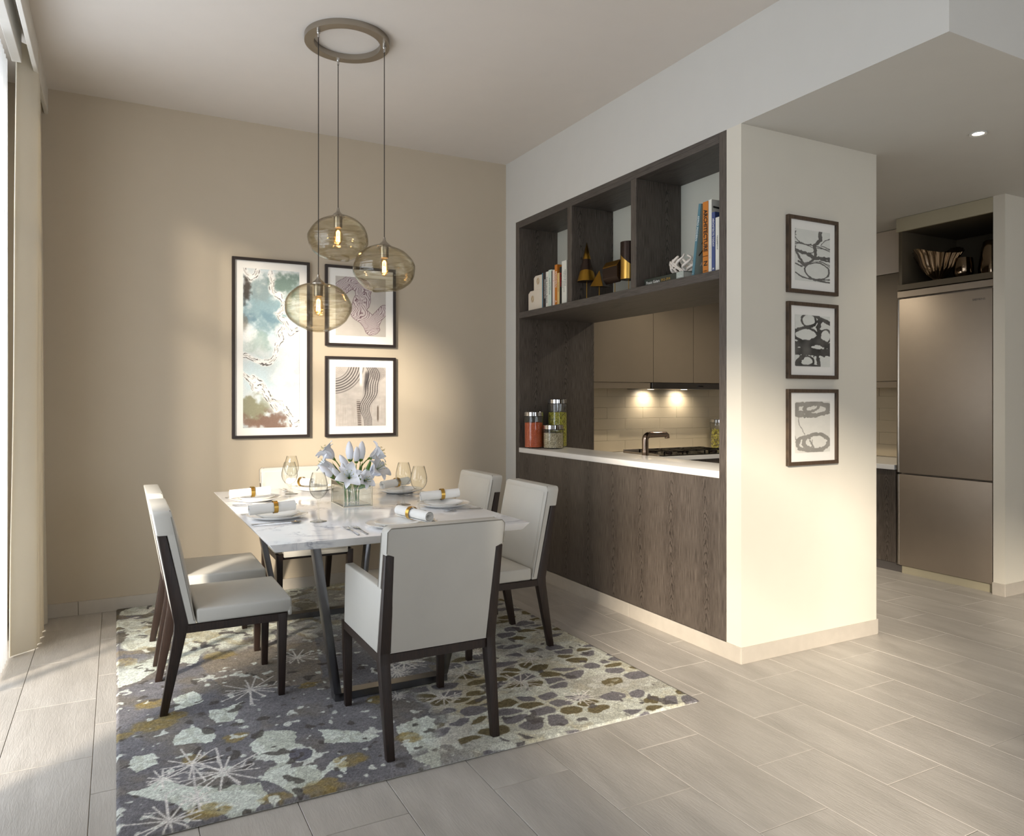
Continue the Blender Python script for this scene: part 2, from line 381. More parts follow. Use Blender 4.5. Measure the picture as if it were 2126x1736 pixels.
def faceM(origin,u,v):
    """matrix putting text x along u, text y along v"""
    u=Vector(u).normalized(); v=Vector(v).normalized(); w=u.cross(v)
    m=Matrix((u,v,w)).transposed().to_4x4(); m.translation=Vector(origin); return m
# value noise for printed patterns
def _h(ix,iy,seed):
    n=(ix.astype(np.int64)*374761393+iy.astype(np.int64)*668265263+seed*1274126177)&0x7fffffff
    n=(n^(n>>13))*1274126177&0x7fffffff
    n=n^(n>>16)
    return (n&0xffff)/65535.0
def vnoise(x,y,seed=0):
    ix=np.floor(x);iy=np.floor(y);fx=x-ix;fy=y-iy;fx=fx*fx*(3-2*fx);fy=fy*fy*(3-2*fy)
    ix=ix.astype(np.int64);iy=iy.astype(np.int64)
    a=_h(ix,iy,seed);b=_h(ix+1,iy,seed);c=_h(ix,iy+1,seed);d=_h(ix+1,iy+1,seed)
    return (a*(1-fx)+b*fx)*(1-fy)+(c*(1-fx)+d*fx)*fy
def fbm(x,y,o=4,seed=0):
    s=0;a=.5;t=0
    for k in range(o): s=s+a*vnoise(x*2**k,y*2**k,seed+k*17);t+=a;a*=.5
    return s/t
def ss(a,b,x):
    t=np.clip((x-a)/(b-a+1e-9),0,1);return t*t*(3-2*t)
def srgb2lin(c):
    c=c/255.0; return np.where(c<=.04045,c/12.92,((c+.055)/1.055)**2.4)
def seg_dist(px,py,pts):
    d=np.full(px.shape,1e9)
    for (x0,y0),(x1,y1) in zip(pts,pts[1:]):
        vx,vy=x1-x0,y1-y0;l=vx*vx+vy*vy+1e-12
        t=np.clip(((px-x0)*vx+(py-y0)*vy)/l,0,1)
        d=np.minimum(d,np.hypot(px-x0-t*vx,py-y0-t*vy))
    return d
def color_sheet(name,nu,nv,posf,colf,mat,parent,zf=None):
    """a real printed sheet: grid of nu x nv vertices, colour per vertex; u right, v up in 0..1"""
    u,v=np.meshgrid(np.linspace(0,1,nu),np.linspace(0,1,nv)); u=u.ravel(); v=v.ravel()
    P=posf(u,v); C=colf(u,v)
    me=bpy.data.meshes.new(name); n=nu*nv
    me.vertices.add(n); me.vertices.foreach_set('co',P.astype(np.float32).ravel())
    i=np.arange(nu-1)[None,:]+np.arange(nv-1)[:,None]*nu; i=i.ravel()
    q=np.stack([i,i+1,i+1+nu,i+nu],1).astype(np.int32); m=len(q)
    me.loops.add(m*4); me.loops.foreach_set('vertex_index',q.ravel()); me.polygons.add(m); me.polygons.foreach_set('loop_start',np.arange(m,dtype=np.int32)*4)
    me.update(calc_edges=True)
    a=me.color_attributes.new('Col','BYTE_COLOR','POINT')
    c4=np.ones((n,4),np.float32); c4[:,:3]=srgb2lin(np.clip(C,0,255)); a.data.foreach_set('color',c4.ravel())
    me.materials.append(MAT[mat]); o=bpy.data.objects.new(name,me); COL.objects.link(o); o.parent=parent
    me.polygons.foreach_set('use_smooth',[True]*m)
    return o
def mixc(C,col,m): return C*(1-m[:,None])+np.array(col,float)[None,:]*m[:,None]
# ------------------------------------------------------------------ setting
XH=2.604; YB=5.0; ZC=3.025; ZL=2.554; YC=2.597
fl=struct('floor',B().box(-0.64,9,-4.5,5.9,-0.12,-0.006),'grout',label='floor of pale timber-look tiles laid in running bond')
TW,TL_=0.2851,0.573
def tile_rows(c):
    ph=3.280 if c%2==0 else 2.9935
    return ph
tb=B().box(0.001,TW-.001,0.001,TL_-.001,-0.012,0.0,.0012,1)
tile0=obj('tile',tb,'floor_tile',fl); first=True
far=B(); x_lo,x_hi,y_lo,y_hi=-0.62,5.66,1.0,5.0
for c in range(-10,23):
    x0=2.208+TW*c; ph=tile_rows(c)
    for r in range(-14,6):
        y0=ph+TL_*r; y1=y0+TL_
        if x0+TW<-0.60 or x0>8.9 or y1<-4.4 or y0>5.49: continue
        infr = y1>1.15 and x0<5.6 and y0<5.0
        # the hidden floor below the hatch unit and behind the walls needs no single tiles
        if infr and x0>2.62 and y0>4.6: infr=False
        lim=4.985 if x0<2.6 else 5.49
        if infr and x0>=-0.62 and y1<=lim:
            if first: tile0.location=(x0,y0,0); first=False
            else:
                t=tile0.copy(); COL.objects.link(t); t.location=(x0,y0,0); t.parent=fl
        elif infr:
            b=B().box(max(x0,-.62)+.001-x0,TW-.001,.001,min(y1,lim)-y0-.001,-.012,0,.0012,1)
            t=obj('tile',b,'floor_tile',fl); t.location=(x0,y0,0)
        else: far.box(max(x0,-.62)+.001,x0+TW-.001,y0+.001,min(y1,lim)-.001,-.012,0)
o=obj('tile_field',far,'floor_tile',fl); o['kind']='stuff'
struct('ceiling',B().box(-0.9,9,-4.5,6,ZC,ZC+.15),'ceiling_paint',label='high ceiling over the dining area')
struct('ceiling.001',B().box(XH,9,1.603,5.9,ZL,ZC+.02),'white_paint',label='lowered ceiling and bulkhead over the kitchen')
struct('wall_back',B().box(-0.9,XH,YB,YB+.15,0,ZC+.1),'taupe_paint',label='taupe dining wall with three framed prints')
struct('wall_partition',B().box(XH,3.27,4.842,5.6,0,ZL),'white_paint',label='white wall strip beside the shelving unit')
struct('wall_column',B().box(XH,3.58,YC,2.692,0,ZL),'cream_paint',label='cream wall end carrying three small framed prints')
struct('wall_kitchen',B().box(3.2,5.8,5.52,5.67,0,ZL),'white_paint',label='kitchen back wall')
struct('wall_right',B().box(5.66,5.8,2.70,5.6,0,ZL),'white_paint',label='kitchen side wall behind the fridge')
struct('wall_pier',B().box(4.968,9,2.70,2.772,0,ZL),'cream_paint',label='cream wall end right of the fridge')
struct('wall_end',B().box(8.9,9.05,-4.5,2.75,0,ZC+.05),'white_paint',label='far right wall')
struct('wall_front',B().box(-0.9,WF[0],-4.65,-4.5,0,ZC+.05).box(WF[1],9.05,-4.65,-4.5,0,ZC+.05).box(WF[0],WF[1],-4.65,-4.5,0,WF[2]).box(WF[0],WF[1],-4.65,-4.5,WF[3],ZC+.05),'white_paint',label='wall behind the camera')
w=thing('fill_window','x','window',((WF[0]+WF[1])/2,-4.57,WF[2])); del w['category']; w['kind']='structure'; w['label']='unseen wide window added behind the camera for fill light'
f=B().box(WF[0],WF[1],-4.59,-4.55,WF[2],WF[2]+.05).box(WF[0],WF[1],-4.59,-4.55,WF[3]-.05,WF[3])
for x_ in (WF[0]+.025,2.1,3.1,WF[1]-.025): f.box(x_-.025,x_+.025,-4.59,-4.55,WF[2],WF[3])
obj('window_frame',f,'window_frame',w,world=True); obj('pane',B().box(WF[0],WF[1],-4.573,-4.567,WF[2],WF[3]),'pane',w,world=True)
wl=B(); X0,X1=WX-.22,WX
wl.box(X0,X1,W2[1],W1[0],0,ZC+.05); wl.box(X0,X1,-4.6,W2[0],0,ZC+.05); wl.box(X0,X1,W1[1],5.15,0,ZC+.05)
wl.box(X0,X1,-4.6,5.15,ZWT,ZC+.1); wl.box(X0,X1,-4.6,5.15,-.12,.03); wl.box(X0,X1,W2[0],W2[1],0,1.02); wl.box(X0,X1,-2.15,-1.68,0,ZC)  # low sill and second pier are unseen, added to shade the floor
struct('wall_left',wl,'white_paint',label='window wall behind the curtains')
def window(name,a,b,verts,zb_=.03):
    w=thing(name,name,'window',(WX-.1,(a+b)/2,0)); del w['category']; w['kind']='structure'; w['label']='tall grey framed window behind the curtains'
    f=B(); x0,x1=WX-.13,WX-.08
    f.box(x0,x1,a,a+.05,zb_,ZWT); f.box(x0,x1,b-.05,b,zb_,ZWT); f.box(x0,x1,a,b,zb_,zb_+.04); f.box(x0,x1,a,b,ZWT-.05,ZWT); f.box(x0,x1,a,b,2.22,2.27)
    for v in verts: f.box(x0,x1,v-.022,v+.022,zb_,ZWT)
    obj('window_frame',f,'window_frame',w,world=True)
    ed=[a]+list(verts)+[b]
    for p,q in zip(ed,ed[1:]):
        for z0,z1 in ((zb_+.04,2.22),(2.27,ZWT-.05)):
            g=B().box(WX-.108,WX-.102,p+.03,q-.03,z0,z1)
            obj('pane',g,'pane',w,world=True)
    return w
window('window_1',W1[0],W1[1],[3.62])
window('window_2',-1.68,W2[1],[-.53],1.02)
window('window_3',W2[0],-2.15,[-3.2],1.02)
struct('trim_1',B().box(-.364,-.344,-4.5,YB,2.88,ZC,.002,1),'pelmet',label='white curtain pelmet board')
struct('trim_2',B().box(-.445,-.405,-4.5,4.30,2.88,ZC,.002,1),'pelmet',label='white inner curtain track board')
# skirting tiles
def skirt(name,label,segs,axis,c0,c1,h=.078):
    """segs list of (a,b); axis 'x': runs along x between y=c0..c1; axis 'y': along y between x=c0..c1"""
    root=thing(name,label,'x'); del root['category']; root['kind']='structure'
    for a,b in segs:
        k=B()
        if axis=='x': k.box(a+.0012,b-.0012,c0,c1,0,h,.001,1)
        else: k.box(c0,c1,a+.0012,b-.0012,0,h,.001,1)
        obj('skirting_tile',k,'skirting',root)
skirt('baseboard_back','tiled skirting along the taupe wall',[(-.62,-.195),(-.195,.955),(.955,2.105),(2.105,XH-.004)],'x',YB-.012,YB)
skirt('baseboard_right','tiled skirting under the wood panel',[(YC-.002,3.465),(3.465,4.615),(4.615,4.986)],'y',XH-.006,XH+.001)
skirt('baseboard_column','tiled skirting round the cream wall end',[(XH-.004,3.583)],'x',YC-.006,YC)
skirt('baseboard_column_side','tiled skirting return on the cream wall end',[(YC-.004,2.69)],'y',3.583,3.592,.079)
skirt('baseboard_pier','tiled skirting on the wall end right of the fridge',[(4.962,5.55),(5.55,6.7),(6.7,7.85)],'x',2.694,2.70)
skirt('baseboard_pier_side','tiled skirting facing the kitchen on the wall end right of the fridge',[(2.696,2.776)],'y',4.960,4.968)
# ------------------------------------------------------------------ shelving hatch unit
U=thing('shelving_unit','dark oak built-in shelving unit with serving hatch','shelving unit',(2.93,3.768,0))
XF=XH-.001; XB=3.262
def ub(name,mat,*a,bev=.0015): return obj(name,B().box(*a,bev,1),mat,U,world=True)
ub('side_panel','wood_v',XF,XB,4.789,4.841,.079,2.554)
ub('side_panel','wood_v',XF,XB,2.694,2.742,.079,2.554)
ub('top_panel','wood_h',XF,XB,2.742,4.789,2.504,2.554)
ub('shelf','wood_h',XF,XB,2.742,4.789,1.842,1.886)
ub('divider','wood_v',XF,2.932,4.078,4.130,1.886,2.504)
ub('divider','wood_v',XF,2.932,3.400,3.450,1.886,2.504)
ub('back_panel','back_gloss',2.932,2.95,2.742,4.789,1.886,2.504,bev=0)
ub('carcass','taupe_door',2.95,XB-.004,2.742,4.789,1.886,2.504,bev=0)
# vertical boards of the lower panel
for a,b in ((2.742,4.789),): ub('front_panel','wood_v',XF+.001,2.66,a,b,.079,.864)
T=obj('countertop',B().box(2.600,2.932,2.742,4.789,.864,.899,.004,3),'counter')
tag(T,'white quartz serving counter across the hatch','countertop')
ub('base_carcass','dark_interior',2.66,3.22,2.742,4.789,.079,.74,bev=0)
# ------------------------------------------------------------------ kitchen
ZK=.775
K=thing('kitchen_base_cabinet','dark oak kitchen base cabinets along the back and side walls','cabinet',(5.2,4.6,0))
obj('door',B().box(5.0,5.02,3.472,3.90,.063,ZK-.04,.001,1),'wood_v',K,world=True)
obj('door',B().box(5.0,5.02,3.904,4.40,.063,ZK-.04,.001,1),'wood_v',K,world=True)
obj('door',B().box(5.0,5.02,4.404,4.87,.063,ZK-.04,.001,1),'wood_v',K,world=True)
for i in range(3): obj('door',B().box(3.30+i*.56,3.856+i*.56,4.87,4.89,.063,ZK-.04,.001,1),'wood_v',K,world=True)
obj('carcass',B().box(5.051,5.65,3.472,5.5,.0,ZK-.037).box(3.28,5.05,4.891,5.5,0,ZK-.037),'dark_interior',K,world=True)
obj('plinth',B().box(5.012,5.027,3.428,4.86,0,.062),'toe',K,world=True)
o=obj('kitchen_worktop',B().box(4.985,5.65,3.472,5.505,ZK-.036,ZK,.002,1).box(3.275,4.985,4.86,5.505,ZK-.036,ZK,.002,1),'counter'); tag(o,'white worktop of the kitchen cabinets beside the fridge','countertop')
# uppers: side run then back run
K2=thing('wall_cabinet','taupe handleless wall cabinets left of the fridge','cabinet',(5.45,4.3,1.39))
for a,b in ((3.47,4.02),(4.024,4.58),(4.584,5.14)):
    obj('door',B().box(5.257,5.277,a,b,1.392,2.214,.001,1),'taupe_door',K2,world=True)
    d=obj('door',B().box(5.257,5.277,a,b,2.219,2.550,.001,1),'gloss_door',K2,world=True); d['label']='pale glossy top door'
obj('carcass',B().box(5.278,5.65,3.47,5.5,1.392,2.553),'dark_interior',K2,world=True)
obj('valance',B().box(5.262,5.282,3.47,5.14,1.340,1.388,.001,1),'taupe_door',K2,world=True)
K3=thing('wall_cabinet.001','taupe handleless wall cabinets above the hob','cabinet',(4.2,5.3,1.39))
for a,b in ((3.275,4.127),(4.131,4.582),(4.586,5.037),(5.041,5.25)):
    obj('door',B().box(a,b,5.15,5.17,1.398,2.550,.001,1),'taupe_door',K3,world=True)
obj('carcass',B().box(3.275,5.255,5.171,5.515,1.398,2.553),'dark_interior',K3,world=True)
obj('valance',B().box(3.275,4.10,5.155,5.175,1.343,1.394,.001,1),'taupe_door',K3,world=True)
HD=thing('cooker_hood','slim steel cooker hood with two lit lamps','cooker hood',(4.58,5.3,1.34))
obj('body',B().box(4.108,5.05,5.14,5.50,1.342,1.394,.002,1),'bronze_metal',HD,world=True)
obj('control',B().box(4.625,4.685,5.134,5.14,1.362,1.374,.001,1),'black',HD,world=True)
for i,x in enumerate((4.30,4.69)):
    o=obj('lamp',B().lathe([(0,-.0008),(.028,-.0008),(.029,0),(0,0)],x,5.40,20,z0=1.342),'lamp_disc',HD,world=True); o['label']='lit round lamp'
    l=bpy.data.lights.new('hood_spot','SPOT'); l.energy=6; l.color=(1,.88,.72); l.spot_size=math.radians(150); l.spot_blend=1; l.shadow_soft_size=.02
    q=bpy.data.objects.new('hood_spot',l); COL.objects.link(q); q.location=(x,5.40,1.33); q.rotation_euler=(math.radians(24),0,0)
# splash tiles (back wall of the hob, and the strip beside the fridge)
SP=struct('wall_splashback',B().box(3.28,5.655,5.512,5.52,ZK,1.40),'splash_grout',label='beige tiled splashback behind the hob')
def split_tiles(parent,u0,u1,v0,v1,w,h,mk):
    r=0; v=v0
    while v<v1-.01:
        u=u0-(w/2 if r%2 else 0)
        while u<u1-.005:
            a=max(u,u0); b=min(u+w,u1)
            if b-a>.02: mk(a+.0008,b-.0008,v+.0008,min(v+h,v1)-.0008)
            u+=w
        v+=h; r+=1
def mk1(a,b,c,d): obj('splash_tile',B().box(a,b,5.504,5.512,c,d,.0008,1),'splash',SP)
split_tiles(SP,3.29,5.64,ZK+.003,1.395,.40,.1,mk1)
SP2=struct('wall_splashback.001',B().box(5.655,5.66,3.47,5.5,ZK,1.40),'splash_grout',label='beige tiled splashback beside the fridge')
def mk2(a,b,c,d): obj('splash_tile',B().box(5.647,5.655,a,b,c,d,.0008,1),'splash',SP2)
split_tiles(SP2,3.47,5.49,ZK+.003,1.395,.40,.1,mk2)
# hob
HB=thing('gas_hob','black gas hob set in the kitchen worktop under the hood','hob',(4.45,5.12,ZK))
obj('glass_plate',B().box(4.02,4.92,4.885,5.40,ZK,ZK+.008,.002,1),'black',HB,world=True)
obj('steel_trim',B().box(4.0,4.94,5.40,5.412,ZK,ZK+.03,.001,1).box(4.0,4.02,4.93,5.41,ZK,ZK+.012,.001,1),'steel',HB,world=True)
for (x,y,r) in ((4.22,5.27,.04),(4.22,5.05,.03),(4.47,5.16,.055),(4.72,5.27,.03),(4.72,5.05,.04)):
    obj('burner',B().lathe([(0,0),(r,0),(r,.012),(r*.7,.018),(0,.018)],x,y,18,z0=ZK+.008),'dark_bronze',HB,world=True)
for x in (4.22,4.47,4.72):
    g=B()
    for dy in (-.17,0,.17): g.box(x-.10,x+.10,5.16+dy-.005,5.16+dy+.005,ZK+.026,ZK+.034)
    for dx in (-.10,0,.10): g.box(x+dx-.005,x+dx+.005,4.985,5.335,ZK+.026,ZK+.034)
    for dx in (-.1,.1):
        for dy in (-.17,.17): g.box(x+dx-.005,x+dx+.005,5.16+dy-.005,5.16+dy+.005,ZK+.008,ZK+.028)
    obj('pan_support',g,'black',HB,world=True)
# sink counter behind the hatch, tap
o=obj('sink_worktop',B().box(2.94,3.262,2.745,4.786,.775,.81,.002,1),'counter'); tag(o,'lower white sink worktop behind the hatch counter','countertop')
TP=thing('kitchen_tap','tall dark chrome kitchen tap behind the hatch counter','tap',(3.06,3.90,.81))
c=[]
for i in range(9):
    a=PI/2*i/8; c.append((3.06+.035*(1-math.cos(a)),3.90,.985+.033*math.sin(a)))
MAT['dark_chrome']=plain('dark_chrome',rgb(150,132,118),.12,metal=1)
obj('body',B().tube([(3.06,3.90,.81)]+c+[(3.235,3.90,1.018)],[.021]*10+[.018],16),'dark_chrome',TP,world=True)
obj('nozzle',B().tube([(3.225,3.90,1.018),(3.24,3.90,1.012),(3.243,3.90,.992)],[.018,.017,.016],14),'dark_chrome',TP,world=True)
obj('lever',B().tube([(3.06,3.90,.842),(3.02,3.925,.846)],[.008,.006],8),'dark_chrome',TP,world=True)
# fridge
F=thing('fridge','tall bronze steel two-door fridge freezer','fridge',(5.3,3.115,0))
obj('body',B().box(5.03,5.64,2.785,3.45,.0,2.03,.003,1),'steel',F,world=True)
obj('top_cover',B().box(4.99,5.03,2.785,3.452,1.982,2.028,.002,1),'steel',F,world=True)
def fdoor(z0,z1):
    b=B(); b.box(4.978,5.026,2.783,3.430,z0,z1,.006,2); d=obj('door',b,'steel',F,world=True)
    h=B(); h.tube([(4.992,3.440,z0+.003),(4.992,3.440,z1-.003)],.014,12); o=obj('handle_edge',h,'nickel',d,world=True)
    return d
MAT['steel']
d1=fdoor(.724,1.970); d2=fdoor(.058,.714)
text('SIEMENS',.018,'toe',d1,faceM((4.9775-5.3,2.868-3.115,1.905),(0,-1,0),(0,0,1)),sx=1.25)
obj('plinth_grille',B().box(5.0,5.02,2.778,3.422,0,.055),'fascia',F,world=True)
# tower above the fridge
TW_=thing('fridge_tower_cabinet','beige open niche cabinet built over the fridge','cabinet',(5.3,3.11,2.04))
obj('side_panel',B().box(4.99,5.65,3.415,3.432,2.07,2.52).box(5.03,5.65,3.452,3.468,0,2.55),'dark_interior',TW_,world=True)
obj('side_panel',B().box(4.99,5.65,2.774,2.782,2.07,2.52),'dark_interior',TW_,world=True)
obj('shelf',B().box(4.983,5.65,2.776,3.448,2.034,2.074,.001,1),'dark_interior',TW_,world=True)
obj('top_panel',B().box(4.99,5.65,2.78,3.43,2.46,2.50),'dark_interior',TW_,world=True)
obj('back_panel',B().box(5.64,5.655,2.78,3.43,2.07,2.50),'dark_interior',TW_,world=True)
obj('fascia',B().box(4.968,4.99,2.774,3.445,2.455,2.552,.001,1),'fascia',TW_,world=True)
# recessed downlight
DL=thing('downlight','small round lit downlight in the kitchen ceiling','ceiling light',(3.727,2.15,ZL-.004))
obj('rim',B().lathe([(.026,0),(.038,-.003),(.038,.003),(.026,.004)],0,0,28),'white_paint',DL)
o=obj('lens',B().lathe([(0,.001),(.026,.001),(.026,.003),(0,.003)],0,0,24),'lamp_disc',DL)
for (x,y,e) in ((3.727,2.15,10),(4.35,4.15,62),(3.9,4.9,16)):
    l=bpy.data.lights.new('downlight_beam','SPOT'); l.energy=e; l.color=(1,.88,.7); l.spot_size=math.radians(150 if x==4.35 else 95); l.spot_blend=.8; l.shadow_soft_size=.03
    q=bpy.data.objects.new('downlight_beam',l); COL.objects.link(q); q.location=(x,y,ZL-.02)
    if x!=3.727:  # these further downlights are out of view, added to brighten the kitchen
        D2=thing('downlight','hidden',"ceiling light",(x,y,ZL-.004)); D2['label']='unseen kitchen downlight added to brighten the fridge side' if x>4 else 'unseen kitchen downlight added to brighten the hob side'
        obj('rim',B().lathe([(.026,0),(.038,-.003),(.038,.003),(.026,.004)],0,0,20),'white_paint',D2)
        obj('lens',B().lathe([(0,.001),(.026,.001),(.026,.003),(0,.003)],0,0,20),'lamp_disc',D2)
# ------------------------------------------------------------------ curtains
def smooth_path(pts,n=6):
    out=[]; P=[Vector(p) for p in pts]
    for i in range(len(P)-1):
        p0=P[max(i-1,0)];p1=P[i];p2=P[i+1];p3=P[min(i+2,len(P)-1)]
        for k in range(n):
            t=k/n; out.append(.5*((2*p1)+(-p0+p2)*t+(2*p0-5*p1+4*p2-p3)*t*t+(-p0+3*p1-3*p2+p3)*t**3))
    out.append(P[-1]); return out
path=smooth_path([(-.450,4.305,0),(-.445,4.325,0),(-.385,4.375,0),(-.354,4.415,0),(-.385,4.455,0),(-.346,4.500,0),(-.392,4.545,0),(-.344,4.610,0),(-.395,4.66,0),(-.342,4.73,0),(-.40,4.79,0),(-.340,4.87,0),(-.39,4.95,0)],6)
nb=len(path)
def dfun(u,v):
    p=path[int(round(u*(nb-1)))]; z=.006+v*2.99
    return Vector((p.x+(.028*(1-u)-.034*u)*v+.004*math.sin(9*v+p.y*30)*(1-v),p.y,z))
D=obj('drape',B().grid(nb,26,dfun),'drape',solid=.003,sharp=80); tag(D,'heavy cream floor-length curtain bunched at the corner','curtain')
sp=[]
y=2.5
while y<4.36:
    sp.append((-.468+.008*math.sin(y*62+.9*math.sin(y*9)),y,0)); y+=.012
ns=len(sp)
def sfun(u,v):
    p=sp[int(round(u*(ns-1)))]; return Vector((p[0]+.002*math.sin(5*v+p[1]*20),3.96+(p[1]-2.5)/1.86*.33,.008+v*2.865))
SH=obj('sheer_curtain',B().grid(ns,16,sfun),'sheer',sharp=80); tag(SH,'white translucent sheer curtain hanging before the window','curtain')
def pfun(off):
    def f(u,v):
        y=off+u*.34; return Vector((-.43+.035*math.sin(u*40),y,.008+v*2.9))
    return f
D2=obj('drape.001',B().grid(70,8,pfun(2.0)),'drape',solid=.003,sharp=80); tag(D2,'cream curtain gathered against the wall between the windows','curtain')
# ------------------------------------------------------------------ rug
RG=thing('area_rug','abstract patterned rug in grey, cream and ochre under the table','rug',(1.06,3.665,0))
RX0,RX1,RY0,RY1=0.0,2.122,2.349,4.982
RUG_CREAM=[[(0.428,2.794),(0.475,2.88),(0.541,2.87),(0.595,2.816),(0.565,2.745),(0.587,2.709),(0.525,2.65),(0.518,2.557),(0.593,2.548),(0.602,2.491),(0.677,2.569),(0.695,2.494),(0.672,2.444),(0.636,2.483),(0.575,2.416),(0.521,2.406),(0.488,2.369),(0.463,2.456),(0.415,2.52),(0.45,2.572),(0.485,2.617),(0.435,2.698)],[(0.322,3.18),(0.398,3.184),(0.455,3.215),(0.4,3.039),(0.332,3.047)],[(0.028,2.64),(0.102,2.648),(0.135,2.689),(0.202,2.595),(0.294,2.546),(0.405,2.506),(0.421,2.405),(0.38,2.356),(0.309,2.344),(0.21,2.413),(0.142,2.517),(0.083,2.566)],[(0.03,2.816),(0.052,2.901),(0.111,2.892),(0.124,2.797),(0.065,2.766)],[(0.182,2.997),(0.248,3.066),(0.324,2.973),(0.305,2.883),(0.182,2.924)],[(0.002,4.037),(0.086,4.17),(0.263,4.219),(0.382,3.967),(0.329,3.78),(0.241,3.868),(0.098,3.673),(0.004,3.617)],[(0.201,3.381),(0.298,3.427),(0.307,3.293),(0.213,3.252)],[(0.67,2.815),(0.799,2.72),(0.855,2.665),(0.8,2.62),(0.661,2.694)],[(0.931,2.703),(1.076,2.736),(1.068,2.578),(0.958,2.312),(0.904,2.426),(0.918,2.606)],[(0.006,4.946),(0.19,4.946),(0.372,4.784),(0.289,4.413),(0.102,4.305),(0.005,4.308)],[(0.375,4.313),(0.494,4.277),(0.43,3.941),(0.379,4.061)]]
RUG_TAUPE=[[(0.44,4.279),(0.962,4.167),(0.801,3.264),(0.579,3.312),(0.404,3.405),(0.348,3.73)]]
RUG_OCHRE=[(0.387,2.884,0.035),(0.13,3.142,0.06),(0.2,3.201,0.04),(0.444,3.845,0.06),(0.711,2.518,0.05),(0.584,2.382,0.05),(0.438,2.387,0.035),(0.945,2.592,0.04),(0.73,3.266,0.035),(0.242,2.778,0.03),(0.119,3.362,0.05),(0.025,3.942,0.04),(0.247,2.41,0.05),(0.011,3.089,0.04),(0.956,2.98,0.04)]
RUG_RING=[(0.566,2.646)]
RUG_LINES=[[(0.228,2.764),(0.313,2.831)],[(0.228,2.764),(0.314,2.644)],[(0.313,2.831),(0.314,2.644)],[(0.228,2.764),(0.224,2.622)],[(0.314,2.644),(0.224,2.622)],[(0.137,2.573),(0.224,2.622)],[(0.224,2.622),(0.222,2.423)],[(0.137,2.573),(0.138,2.394)],[(0.138,2.394),(0.222,2.423)],[(0.176,2.749),(0.228,2.764)],[(0.314,2.644),(0.385,2.659)],[(0.314,2.644),(0.349,2.526)],[(0.491,3.393),(0.543,3.231)],[(0.403,3.306),(0.564,3.354)],[(0.506,3.42),(0.49,3.165)]]
def in_poly(px,py,poly):
    c=np.zeros(px.shape,bool); n=len(poly)
    for i_ in range(n):
        (x0,y0),(x1,y1)=poly[i_],poly[(i_+1)%n]
        if abs(y1-y0)<1e-9: continue
        t=((y0>py)!=(y1>py))&(px<(x1-x0)*(py-y0)/(y1-y0)+x0); c^=t
    return c
